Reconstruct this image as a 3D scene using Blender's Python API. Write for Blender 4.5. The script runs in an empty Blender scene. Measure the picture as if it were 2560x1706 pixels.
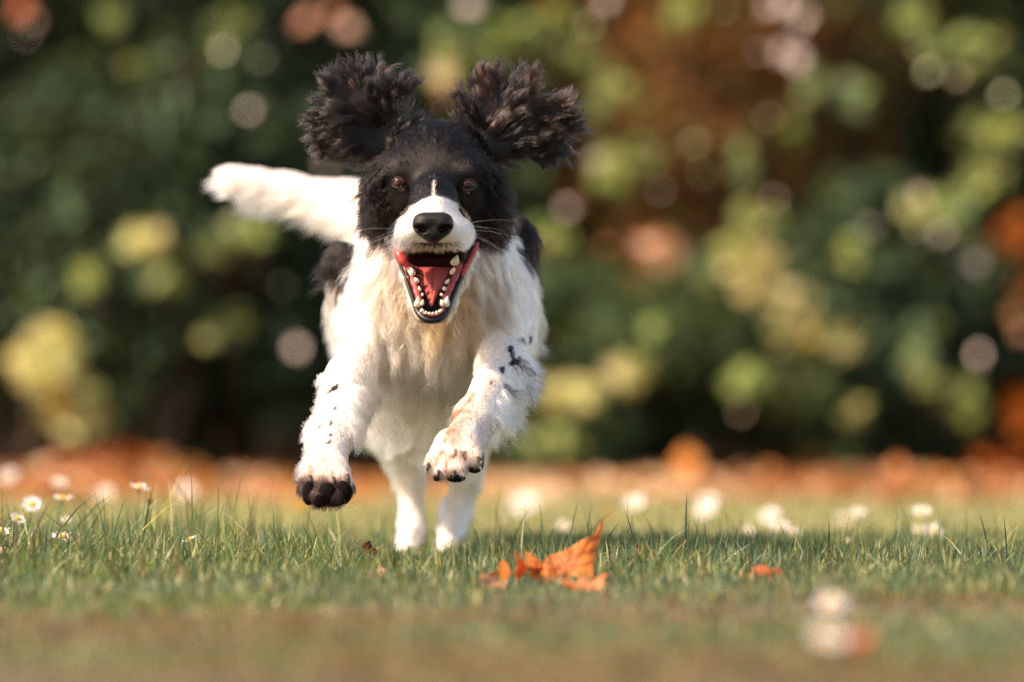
import bpy, math, random
import numpy as np
from mathutils import Vector, Matrix
from mathutils.bvhtree import BVHTree
from mathutils.kdtree import KDTree

rng = np.random.default_rng(7)
random.seed(7)
sc = bpy.context.scene
col = sc.collection

# ---------------------------------------------------------------- camera, sky, sun, exposure
CAM_H, FPX, HOR = 0.12, 14222.0, 1110.0
cam_d = bpy.data.cameras.new('camera')
cam = bpy.data.objects.new('camera', cam_d)
col.objects.link(cam)
cam.location = (0, 0, CAM_H)
cam.rotation_euler = (math.radians(90) + math.atan((HOR - 853) / FPX), 0, 0)
cam_d.lens, cam_d.sensor_width = 200, 36
cam_d.clip_start, cam_d.clip_end = 0.05, 2000
cam_d.dof.use_dof = True
cam_d.dof.focus_distance = 5.09
cam_d.dof.aperture_fstop = 4.0
sc.camera = cam

SUN = Vector((-0.66, -0.24, 0.72)).normalized()
sun_d = bpy.data.lights.new('sun', 'SUN')
sun_d.energy, sun_d.angle, sun_d.color = 3.9, math.radians(0.5), (1.0, 0.90, 0.77)
sun = bpy.data.objects.new('sun', sun_d)
col.objects.link(sun)
sun.rotation_euler = SUN.to_track_quat('Z', 'Y').to_euler()
world = bpy.data.worlds.new('World')
sc.world = world
world.use_nodes = True
wn = world.node_tree
sky = wn.nodes.new('ShaderNodeTexSky')
sky.sky_type = 'NISHITA'
sky.sun_disc = False
sky.sun_elevation = math.asin(SUN.z)
sky.sun_rotation = math.atan2(SUN.x, SUN.y)
wn.links.new(sky.outputs[0], wn.nodes['Background'].inputs[0])
wn.nodes['Background'].inputs[1].default_value = 0.15
sc.view_settings.view_transform = 'Standard'
sc.view_settings.look = 'None'
sc.view_settings.exposure = 1.15
sc.view_settings.gamma = 1.0
sc.view_settings.use_curve_mapping = False
sc.view_settings.use_white_balance = True
sc.view_settings.white_balance_temperature = 8200
sc.view_settings.white_balance_tint = 18
sc.render.engine = 'CYCLES'
sc.cycles.use_denoising = True
sc.cycles.denoising_prefilter = 'NONE'
sc.cycles.use_adaptive_sampling = False
sc.cycles.max_bounces = 10
sc.cycles.transparent_max_bounces = 16
sc.cycles.sample_clamp_indirect = 6.0
sc.render.hair_type = 'STRIP'


# ---------------------------------------------------------------- helpers
def P(px, py, Y):
    """a point of the place at distance Y on the line of sight of a photo position"""
    return np.array([(px - 1280.0) * Y / FPX, Y, CAM_H - (py - HOR) * Y / FPX])


def px2m(r, Y):
    return r * Y / FPX


def proj(p):
    return 1280 + p[:, 0] * FPX / p[:, 1], HOR - (p[:, 2] - CAM_H) * FPX / p[:, 1]


def tag(o, label=None, cat=None, group=None, kind=None):
    if label: o['label'] = label
    if cat: o['category'] = cat
    if group: o['group'] = group
    if kind: o['kind'] = kind
    return o


def link(o, parent=None):
    col.objects.link(o)
    if parent is not None:
        o.parent = parent
        o.matrix_parent_inverse = Matrix.Translation(-Vector(parent.location)) if 'abs' in parent else Matrix.Identity(4)
    return o


def empty(name, loc, absolute=False):
    o = bpy.data.objects.new(name, None)
    o.location = loc
    o.empty_display_size = 0.05
    if absolute: o['abs'] = 1
    col.objects.link(o)
    return o


def np_mesh(name, verts, faces, mat=None, cols=None, smooth=True):
    """verts (N,3), faces (M,k) of one size; cols per vertex rgb"""
    me = bpy.data.meshes.new(name)
    verts = np.asarray(verts, np.float32)
    faces = np.asarray(faces, np.int32)
    n, k = faces.shape
    me.vertices.add(len(verts))
    me.vertices.foreach_set('co', verts.ravel())
    me.loops.add(n * k)
    me.loops.foreach_set('vertex_index', faces.ravel())
    me.polygons.add(n)
    me.polygons.foreach_set('loop_start', np.arange(n, dtype=np.int32) * k)
    me.polygons.foreach_set('loop_total', np.full(n, k, np.int32))
    me.update(calc_edges=True)
    if smooth:
        me.polygons.foreach_set('use_smooth', np.ones(n, bool))
    if cols is not None:
        a = me.color_attributes.new('col', 'FLOAT_COLOR', 'POINT')
        c4 = np.ones((len(verts), 4), np.float32)
        c4[:, :3] = cols
        a.data.foreach_set('color', c4.ravel())
    if mat: me.materials.append(mat)
    return me


def np_obj(name, verts, faces, mat=None, parent=None, cols=None, smooth=True):
    return link(bpy.data.objects.new(name, np_mesh(name, verts, faces, mat, cols, smooth)), parent)


def curve_pts(q, m=5):
    q = np.asarray(q, float)
    e = np.concatenate([[2 * q[0] - q[1]], q, [2 * q[-1] - q[-2]]])
    out = []
    for i in range(1, len(e) - 2):
        for t in np.linspace(0, 1, m, endpoint=False):
            out.append(.5 * (2 * e[i] + (e[i + 1] - e[i - 1]) * t + (2 * e[i - 1] - 5 * e[i] + 4 * e[i + 1] - e[i + 2]) * t * t + (3 * e[i] - e[i - 1] - 3 * e[i + 1] + e[i + 2]) * t ** 3))
    out.append(q[-1])
    return np.array(out)


class Geo:
    """collects shapes (triangles and quads stored as quads/tri lists)"""
    def __init__(s):
        s.v, s.f, s.n = [], [], 0

    def add(s, v, f):
        v = np.asarray(v, float)
        s.v.append(v)
        s.f += [tuple(int(i) + s.n for i in q) for q in f]
        s.n += len(v)

    def tube(s, pts, rads, seg=8, cap=True, lump=0.0):
        pts = np.asarray(pts, float)
        n = len(pts)
        V = []
        up0 = np.array([0.31, 0.22, 0.93])
        for i in range(n):
            t = pts[min(i + 1, n - 1)] - pts[max(i - 1, 0)]
            t /= np.linalg.norm(t) + 1e-12
            a = np.cross(t, up0)
            if np.linalg.norm(a) < 1e-3: a = np.cross(t, [1, 0, 0])
            a /= np.linalg.norm(a)
            b = np.cross(t, a)
            r = rads[i]
            rx, ry = (r if isinstance(r, (tuple, list)) else (r, r))
            if lump: rx, ry = rx * (1 + lump * math.sin(i * 2.3 + 1)), ry * (1 + lump * math.sin(i * 1.7))
            for k in range(seg):
                w = 2 * math.pi * k / seg
                V.append(pts[i] + a * math.cos(w) * rx + b * math.sin(w) * ry)
        F = []
        for i in range(n - 1):
            for k in range(seg):
                k2 = (k + 1) % seg
                F.append((i * seg + k, i * seg + k2, (i + 1) * seg + k2, (i + 1) * seg + k))
        if cap:
            F.append(tuple(range(seg))[::-1])
            F.append(tuple((n - 1) * seg + k for k in range(seg)))
        s.add(V, F)

    def ellipsoid(s, c, r, rot=None, nu=12, nv=8):
        V = [(0, 0, 1)]
        for j in range(1, nv):
            th = math.pi * j / nv
            for i in range(nu):
                ph = 2 * math.pi * i / nu
                V.append((math.sin(th) * math.cos(ph), math.sin(th) * math.sin(ph), math.cos(th)))
        V.append((0, 0, -1))
        V = np.array(V) * np.asarray(r)
        if rot is not None: V = V @ np.array(rot).T
        V = V + np.asarray(c)
        F = []
        for i in range(nu): F.append((0, 1 + i, 1 + (i + 1) % nu))
        for j in range(nv - 2):
            for i in range(nu):
                a, b = 1 + j * nu + i, 1 + j * nu + (i + 1) % nu
                F.append((a, a + nu, b + nu, b))
        L = len(V) - 1
        o = 1 + (nv - 2) * nu
        for i in range(nu): F.append((L, o + (i + 1) % nu, o + i))
        s.add(V, F)

    def obj(s, name, mat, parent=None, smooth=True, cols=None):
        me = bpy.data.meshes.new(name)
        V = np.concatenate(s.v)
        me.from_pydata(V.tolist(), [], s.f)
        if smooth: me.polygons.foreach_set('use_smooth', np.ones(len(me.polygons), bool))
        if cols is not None:
            a = me.color_attributes.new('col', 'FLOAT_COLOR', 'POINT')
            c4 = np.ones((len(V), 4), np.float32)
            c4[:, :3] = cols
            a.data.foreach_set('color', c4.ravel())
        me.materials.append(mat)
        return link(bpy.data.objects.new(name, me), parent)


def vnoise(p, scale, seed=0):
    """value noise 0..1, p (N,3)"""
    q = np.asarray(p, np.float64) * scale + seed * 17.31
    i = np.floor(q).astype(np.int64)
    f = q - i
    f = f * f * (3 - 2 * f)
    out = np.zeros(len(q))
    for dx in (0, 1):
        for dy in (0, 1):
            for dz in (0, 1):
                h = ((i[:, 0] + dx) * 374761393 + (i[:, 1] + dy) * 668265263 + (i[:, 2] + dz) * 2147483647 + seed * 1274126177) & 0x7fffffff
                h = ((h ^ (h >> 13)) * 1274126177) & 0x7fffffff
                h = (h ^ (h >> 16)) & 0xffff
                w = (f[:, 0] if dx else 1 - f[:, 0]) * (f[:, 1] if dy else 1 - f[:, 1]) * (f[:, 2] if dz else 1 - f[:, 2])
                out += w * h / 65535.0
    return out


def unit(v):
    return v / (np.linalg.norm(v, axis=-1, keepdims=True) + 1e-12)


def sstep(a, b, x):
    t = np.clip((x - a) / (b - a), 0, 1)
    return t * t * (3 - 2 * t)


# ---------------------------------------------------------------- materials
def mat_new(name):
    m = bpy.data.materials.new(name)
    m.use_nodes = True
    nt = m.node_tree
    return m, nt, nt.nodes['Principled BSDF'], nt.nodes['Material Output']


def mat_plain(name, rgb, rough=0.5, spec=0.5, coat=0.0, noise=0.0, nscale=200.0, bump=0.0, sss=0.0):
    m, nt, b, out = mat_new(name)
    b.inputs['Base Color'].default_value = (*rgb, 1)
    b.inputs['Roughness'].default_value = rough
    b.inputs['Specular IOR Level'].default_value = spec
    b.inputs['Coat Weight'].default_value = coat
    b.inputs['Coat Roughness'].default_value = 0.08
    if sss:
        b.inputs['Subsurface Weight'].default_value = sss
        b.inputs['Subsurface Radius'].default_value = (0.004, 0.0015, 0.001)
        b.inputs['Subsurface Scale'].default_value = 1.0
    if noise or bump:
        tc = nt.nodes.new('ShaderNodeTexCoord')
        n = nt.nodes.new('ShaderNodeTexNoise')
        n.inputs['Scale'].default_value = nscale
        n.inputs['Detail'].default_value = 4
        nt.links.new(tc.outputs['Object'], n.inputs['Vector'])
        if noise:
            mx = nt.nodes.new('ShaderNodeMix')
            mx.data_type = 'RGBA'
            mx.inputs[6].default_value = (*[c * (1 - noise) for c in rgb], 1)
            mx.inputs[7].default_value = (*[min(1, c * (1 + noise)) for c in rgb], 1)
            nt.links.new(n.outputs[0], mx.inputs[0])
            nt.links.new(mx.outputs[2], b.inputs['Base Color'])
        if bump:
            bp = nt.nodes.new('ShaderNodeBump')
            bp.inputs['Strength'].default_value = bump
            bp.inputs['Distance'].default_value = 0.001
            nt.links.new(n.outputs[0], bp.inputs['Height'])
            nt.links.new(bp.outputs[0], b.inputs['Normal'])
    return m


def mat_leafy(name, rough=0.45, trans=0.35, tint=(1.25, 1.15, 0.45), spec=0.35):
    """colour from the 'col' attribute, part of the light shines through"""
    m, nt, b, out = mat_new(name)
    at = nt.nodes.new('ShaderNodeAttribute')
    at.attribute_name = 'col'
    nt.links.new(at.outputs['Color'], b.inputs['Base Color'])
    b.inputs['Roughness'].default_value = rough
    b.inputs['Specular IOR Level'].default_value = spec
    tr = nt.nodes.new('ShaderNodeBsdfTranslucent')
    mu = nt.nodes.new('ShaderNodeMix')
    mu.data_type = 'RGBA'
    mu.blend_type = 'MULTIPLY'
    mu.inputs[0].default_value = 1
    mu.inputs[7].default_value = (*tint, 1)
    nt.links.new(at.outputs['Color'], mu.inputs[6])
    nt.links.new(mu.outputs[2], tr.inputs['Color'])
    ms = nt.nodes.new('ShaderNodeMixShader')
    ms.inputs[0].default_value = trans
    nt.links.new(b.outputs[0], ms.inputs[1])
    nt.links.new(tr.outputs[0], ms.inputs[2])
    nt.links.new(ms.outputs[0], out.inputs['Surface'])
    return m


def mat_attr(name, rough=0.7, spec=0.3):
    m, nt, b, out = mat_new(name)
    at = nt.nodes.new('ShaderNodeAttribute')
    at.attribute_name = 'col'
    nt.links.new(at.outputs['Color'], b.inputs['Base Color'])
    b.inputs['Roughness'].default_value = rough
    b.inputs['Specular IOR Level'].default_value = spec
    return m


def mat_hair(name, rough=0.22, ior_dark=1.24):
    """strand shader: diffuse + light through the strand + a sheen along it"""
    m, nt, b, out = mat_new(name)
    at = nt.nodes.new('ShaderNodeAttribute')
    at.attribute_name = 'col'
    h = nt.nodes.new('ShaderNodeBsdfHairPrincipled')
    h.model = 'CHIANG'
    h.parametrization = 'COLOR'
    nt.links.new(at.outputs['Color'], h.inputs['Color'])
    h.inputs['Roughness'].default_value = rough
    bw = nt.nodes.new('ShaderNodeRGBToBW')
    nt.links.new(at.outputs['Color'], bw.inputs[0])
    mr = nt.nodes.new('ShaderNodeMapRange')
    mr.inputs['From Min'].default_value, mr.inputs['From Max'].default_value = 0.02, 0.4
    mr.inputs['To Min'].default_value, mr.inputs['To Max'].default_value = ior_dark, 1.5
    nt.links.new(bw.outputs[0], mr.inputs['Value'])
    nt.links.new(mr.outputs[0], h.inputs['IOR'])
    h.inputs['Radial Roughness'].default_value = 0.5
    h.inputs['Random Roughness'].default_value = 0.2
    nt.links.new(h.outputs[0], out.inputs['Surface'])
    return m


M_GRASS = mat_leafy('grass_blades', 0.4, 0.4, (1.3, 1.2, 0.5), 0.4)
M_FOL = mat_leafy('foliage', 0.62, 0.42, (1.3, 1.15, 0.45), 0.15)
M_DEADLEAF = mat_leafy('dry_leaf', 0.55, 0.45, (1.3, 0.95, 0.5), 0.3)
M_GLOSSY = mat_leafy('glossy_leaf', 0.34, 0.3, (1.3, 1.1, 0.5), 0.6)
M_HAIR = mat_hair('coat_hair')
M_HAIR_EAR = mat_hair('ear_hair', .22, 1.46)
M_SKIN = mat_attr('dog_skin', 0.65, 0.3)
M_BARK = mat_plain('bark', (0.09, 0.06, 0.04), 0.9, 0.2, noise=0.4, nscale=30, bump=0.6)


# ================================================================ SETTING
def build_lawn():
    m, nt, b, out = mat_new('lawn_soil')
    tc = nt.nodes.new('ShaderNodeTexCoord')
    n = nt.nodes.new('ShaderNodeTexNoise')
    n.inputs['Scale'].default_value = 6
    n.inputs['Detail'].default_value = 8
    nt.links.new(tc.outputs['Object'], n.inputs['Vector'])
    r = nt.nodes.new('ShaderNodeValToRGB')
    r.color_ramp.elements[0].position = 0.35
    r.color_ramp.elements[0].color = (0.055, 0.05, 0.022, 1)
    r.color_ramp.elements[1].position = 0.65
    r.color_ramp.elements[1].color = (0.12, 0.09, 0.045, 1)
    nt.links.new(n.outputs[0], r.inputs[0])
    nt.links.new(r.outputs[0], b.inputs['Base Color'])
    b.inputs['Roughness'].default_value = 0.95
    N = 60
    xs = np.concatenate([[-600, -60], np.linspace(-6, 6, N), [60, 600]])
    ys = np.concatenate([[-300, -20], np.linspace(0, 24, 80), [80, 900]])
    X, Yg = np.meshgrid(xs, ys, indexing='ij')
    Z = 0.004 * np.sin(X * 3.1 + 0.6) * np.sin(Yg * 1.7) * (np.abs(X) < 7)
    v = np.stack([X, Yg, Z], -1).reshape(-1, 3)
    ny = len(ys)
    f = [(i * ny + j, (i + 1) * ny + j, (i + 1) * ny + j + 1, i * ny + j + 1) for i in range(len(xs) - 1) for j in range(ny - 1)]
    o = np_obj('lawn', v, f, m)
    tag(o, kind='structure')


def blades(n, roots, h, w, lean, cols, segs=3, az=None):
    """n grass blades as tapering bent strips"""
    if az is None: az = rng.uniform(0, 2 * np.pi, n)
    ld = rng.uniform(0, 2 * np.pi, n)
    t = np.linspace(0, 1, segs + 1)
    side = np.stack([np.cos(az), np.sin(az), np.zeros(n)], -1)
    ldir = np.stack([np.cos(ld), np.sin(ld), np.zeros(n)], -1)
    V = np.zeros((n, 2 * segs + 1, 3), np.float32)
    C = np.zeros((n, 2 * segs + 1, 3), np.float32)
    for i, ti in enumerate(t):
        c = roots + np.array([0, 0, 1]) * (h * (ti - 0.25 * lean * ti ** 2))[:, None] + ldir * (h * lean * ti ** 1.9)[:, None]
        ww = w * (1 - ti ** 2.2) * 0.5 * (0.75 + 0.5 * min(ti * 2, 1))
        if i < segs:
            V[:, 2 * i] = c - side * ww[:, None]
            V[:, 2 * i + 1] = c + side * ww[:, None]
            C[:, 2 * i] = C[:, 2 * i + 1] = cols
        else:
            V[:, 2 * i] = c
            C[:, 2 * i] = cols
    base = (np.arange(n) * (2 * segs + 1))[:, None]
    F = []
    for i in range(segs - 1):
        a = 2 * i
        F.append(base + np.array([[a, a + 1, a + 3]]))
        F.append(base + np.array([[a, a + 3, a + 2]]))
    a = 2 * (segs - 1)
    F.append(base + np.array([[a, a + 1, a + 2]]))
    return V.reshape(-1, 3), np.concatenate(F), C.reshape(-1, 3)


def build_grass():
    Vs, Fs, Cs, n0 = [], [], [], 0
    #       y0    y1    /m2    hmin  hmax   w      segs
    bands = [(1.4, 2.9, 9000, .008, .022, .0028, 2),
             (2.9, 4.2, 18000, .010, .034, .0024, 3),
             (4.2, 4.85, 38000, .012, .042, .0019, 4),
             (4.85, 5.8, 44000, .012, .042, .0019, 4),
             (5.8, 6.8, 24000, .012, .034, .0022, 3),
             (6.8, 13.0, 7500, .010, .022, .0038, 2)]
    G = np.array([0.108, 0.168, 0.058]); B = np.array([0.085, 0.145, 0.100])
    Yl = np.array([0.54, 0.50, 0.25]); S = np.array([0.27, 0.165, 0.09])
    for (y0, y1, dens, h0, h1, w, segs) in bands:
        hw = lambda y: 0.09 * y * 1.3 + (0.12 if y1 < 4.3 else 0.55 if y1 < 7 else .9)
        area = (y1 - y0) * (hw(y0) + hw(y1))
        n = int(area * dens)
        y = rng.uniform(y0, y1, n)
        x = rng.uniform(-1, 1, n) * hw(y)
        r = np.stack([x, y, np.full(n, -0.002)], -1)
        tall = vnoise(r, 5.0, 1) * 0.7 + vnoise(r, 17.0, 2) * 0.5
        h = (h0 + (h1 - h0) * rng.random(n) ** 1.6) * (0.55 + 0.75 * tall)
        h *= 1 + 0.40 * sstep(-0.1, -0.42, x) * (np.abs(y - 5.5) < .8)
        h *= .42 + .58 * sstep(4.1, 5.15, y + .25 * (vnoise(r, 6, 13) - .5))
        h *= 1 - .30 * np.exp(-((x - .02) / .09) ** 2) * sstep(4.2, 4.5, y) * sstep(4.78, 4.70, y)
        long = rng.random(n) < (0.02 + .03 * sstep(-.05, -.3, x)) * (y > 4.7)
        h = np.where(long, h * rng.uniform(1.3, 2.1, n), h)
        h *= 1 - .45 * np.exp(-((x + .085) / .06) ** 2) * sstep(4.9, 5.1, y) * sstep(5.85, 5.75, y)
        for lx, ly in ((.2065, 4.7), (.059, 4.55), (-.014, 4.6)):
            h *= 1 - .35 * np.exp(-((x - lx) / .03) ** 2) * (np.abs(y - ly + .16) < .2)
        lean = rng.random(n) ** 1.5 * 0.9 + 0.05
        mixb = vnoise(r, 9.0, 3)[:, None]
        c = G * (1 - mixb) + B * mixb
        u = rng.random((n, 1))
        yell = 0.20 + 0.70 * sstep(5.8, 7.2, y)[:, None]  # far lawn yellowed: partly dry grass, partly sunlight put into its colour
        c = np.where(u < yell, c * 0.3 + Yl * 0.7, c)
        straw = 0.07 + 0.40 * sstep(4.7, 3.9, y + 0.5 * (vnoise(r, 3, 5) - .5)) * (0.15 + 1.5 * sstep(.3, .7, vnoise(r, 3.2, 6)))
        c = np.where(rng.random((n, 1)) < straw[:, None], S * rng.uniform(.6, 1.15, (n, 1)), c)
        c = c * rng.uniform(0.5, 1.45, (n, 1))
        V, F, C = blades(n, r, h, w * rng.uniform(.6, 1.3, n), lean, c, segs)
        Vs.append(V); Fs.append(F + n0); Cs.append(C); n0 += len(V)
    o = np_obj('grass', np.concatenate(Vs), np.concatenate(Fs), M_GRASS, None, np.concatenate(Cs), smooth=False)
    tag(o, 'short green lawn grass with some dry straw blades, growing across the whole lawn', 'grass', kind='stuff')


def leaf_quads(n, pos, size, normal, cols, aspect=0.5, fold=0.25, roll=None):
    """n leaves, each a folded pointed leaf of four triangles round a midrib"""
    nrm = unit(normal)
    t = unit(np.cross(nrm, rng.normal(size=(n, 3))))
    if roll is not None: t = unit(roll - nrm * np.sum(roll * nrm, 1, keepdims=True))
    s = np.cross(nrm, t)
    L = size[:, None]
    base = pos - t * L * 0.5
    tip = pos + t * L * 0.5 - nrm * L * 0.12
    mid = pos + nrm * L * 0.02
    a = pos - t * L * 0.05 + s * L * aspect * 0.5 + nrm * L * fold * 0.3
    b = pos - t * L * 0.05 - s * L * aspect * 0.5 + nrm * L * fold * 0.3
    V = np.stack([base, a, tip, b, mid], 1).reshape(-1, 3)
    o = (np.arange(n) * 5)[:, None]
    F = np.concatenate([o + np.array([[0, 1, 4]]), o + np.array([[1, 2, 4]]), o + np.array([[2, 3, 4]]), o + np.array([[3, 0, 4]])])
    return V, F, np.repeat(cols, 5, 0)


def crown_points(n, c, r, shell=0.5, lumps=9, seed=0):
    """points through a lumpy crown: several overlapping lobes, with gaps"""
    rg = np.random.default_rng(seed)
    lc = unit(rg.normal(size=(lumps, 3))) * rg.uniform(0.35, 0.75, (lumps, 1))
    lr = rg.uniform(0.3, 0.55, lumps)
    k = rg.integers(0, lumps, n)
    d = unit(rg.normal(size=(n, 3)))
    p = lc[k] + d * (lr[k] * rg.uniform(shell, 1.0, n))[:, None]
    return np.asarray(c) + p * np.asarray(r), d


def tree_like(name, label, cat, base, crown_c, crown_r, nleaf, lsize, palette, stems=4, group=None, seed=0, trunk_r=0.05, lumps=11, aspect=0.5, mat=None, stem_name='stem', fol_name='foliage'):
    rg = np.random.default_rng(seed)
    root = empty(name, base)
    tag(root, label, cat, group)
    c = np.asarray(crown_c) - np.asarray(base)
    p, d = crown_points(nleaf, c, crown_r, 0.45, lumps, seed)
    keep = p[:, 2] > 0.03
    p, d = p[keep], d[keep]
    n = len(p)
    pal = np.array(palette)
    cc = pal[rg.integers(0, len(pal), n)] * rg.uniform(0.65, 1.35, (n, 1))
    V, F, C = leaf_quads(n, p, rg.uniform(0.7, 1.3, n) * lsize, d + rg.normal(size=(n, 3)) * 0.6 + np.array([0, 0, .5]), cc, aspect)
    fo = np_obj(fol_name, V, F, mat or M_FOL, root, C, smooth=False)
    fo['kind'] = 'stuff'
    for i in range(stems):
        g = Geo()
        tip = p[rg.integers(0, n)]
        tip = c + (tip - c) * 0.6
        st = np.array([rg.uniform(-1, 1) * crown_r[0] * 0.25, rg.uniform(-1, 1) * crown_r[1] * 0.25, -0.02]) if stems > 1 else np.array([0, 0, -0.02])
        pts = [st + (tip - st) * t + np.array([math.sin(t * 5 + i), math.cos(t * 4 + i), 0]) * 0.04 * t for t in np.linspace(0, 1, 7)]
        g.tube(pts, [trunk_r * (1 - 0.75 * t) for t in np.linspace(0, 1, 7)], 7)
        if stems == 1:
            for j in range(7):
                q = p[rg.integers(0, n)]
                s0 = pts[3 + j % 3]
                g.tube([s0 + (q - s0) * t for t in (0, .35, .7, 1)], [trunk_r * .45, trunk_r * .35, trunk_r * .2, trunk_r * .08], 6)
        g.obj(stem_name, M_BARK, root)
    return root


DARK = [(0.012, 0.022, 0.012), (0.020, 0.036, 0.018), (0.018, 0.026, 0.014)]
TEAL = [(0.095, 0.165, 0.090), (0.12, 0.19, 0.105), (0.075, 0.125, 0.065)]
MID = [(0.070, 0.115, 0.04), (0.095, 0.13, 0.05), (0.05, 0.085, 0.04)]
BROWN = [(0.22, 0.095, 0.035), (0.17, 0.075, 0.027), (0.26, 0.13, 0.05)]
GOLD = [(0.32, 0.40, 0.13), (0.26, 0.36, 0.12), (0.40, 0.40, 0.16)]
RUST = [(0.36, 0.085, 0.015), (0.42, 0.13, 0.02), (0.28, 0.06, 0.012)]
YEL = [(0.56, 0.54, 0.25), (0.48, 0.52, 0.22), (0.62, 0.52, 0.30)]

SHRUBS = {}


def shrub(key, name, label, cat, px, Y, w, h, pal, nleaf, lsize, seed, depth=0.8, z0=0.0, **kw):
    if key[0] != 'hedge': nleaf, lsize = int(nleaf * 2), lsize * .72
    x = (px - 1280) * Y / FPX
    SHRUBS[key] = tree_like(name, label, cat, (x, Y, 0), (x, Y, z0 + h * 0.5), (w / 2, depth / 2, h / 2), nleaf, lsize, pal, seed=seed, **kw)
    return SHRUBS[key]


def spray(key, px, py, Y, w, h, n, pal, lsize=0.06, seed=0, name='leaf_spray', label=None):
    """a branch end reaching out of its shrub; pale palettes imitate sunlight on it"""
    root = SHRUBS[key]
    rg = np.random.default_rng(seed + 500)
    c = P(px, py, Y) - np.array(root.location)
    r = np.array([px2m(w, Y) / 2, 0.14, px2m(h, Y) / 2])
    d = unit(rg.normal(size=(n, 3)))
    p = c + d * rg.uniform(0.1, 1.0, (n, 1)) ** 0.6 * r
    pal = np.array(pal)
    cc = pal[rg.integers(0, len(pal), n)] * rg.uniform(0.7, 1.3, (n, 1))
    sl = np.array(SUN)
    nr = rg.normal(size=(n, 3)) * 0.6 + np.array([-0.35, -0.6, 0.45])
    V, F, C = leaf_quads(n, p, rg.uniform(.7, 1.3, n) * lsize, nr, cc, 0.55)
    o = np_obj(name, V, F, M_FOL, root, C, smooth=False)
    o['kind'] = 'stuff'
    if label: o['label'] = label
    g = Geo()
    e = c + np.array([0.02, 0.45, -0.25])
    for k in range(4):
        q = p[rg.integers(0, n)]
        g.tube([e, (e + q) / 2 + np.array([0, 0, 0.03]), q], [.007, .005, .002], 5)
    g.obj('twig', M_BARK, o)


def big_leaf(key, px, py, Y, size, rgb, seed, mat=None, tilt=0.18):
    """one bright leaf, or a pale glossy one added and turned to make a glint"""
    root = SHRUBS[key]
    rg = np.random.default_rng(seed + 900)
    c = P(px, py, Y) - np.array(root.location)
    hv = unit(np.array(SUN) + np.array([0, -1.0, 0.0]))
    nr = unit(hv + rg.normal(size=3) * tilt)[None]
    V, F, C = leaf_quads(1, c[None], np.array([size]), nr, np.array([rgb]), 0.7, 0.12)
    np_obj('leaf', V, F, mat or M_GLOSSY, root, C, smooth=False)


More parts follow.
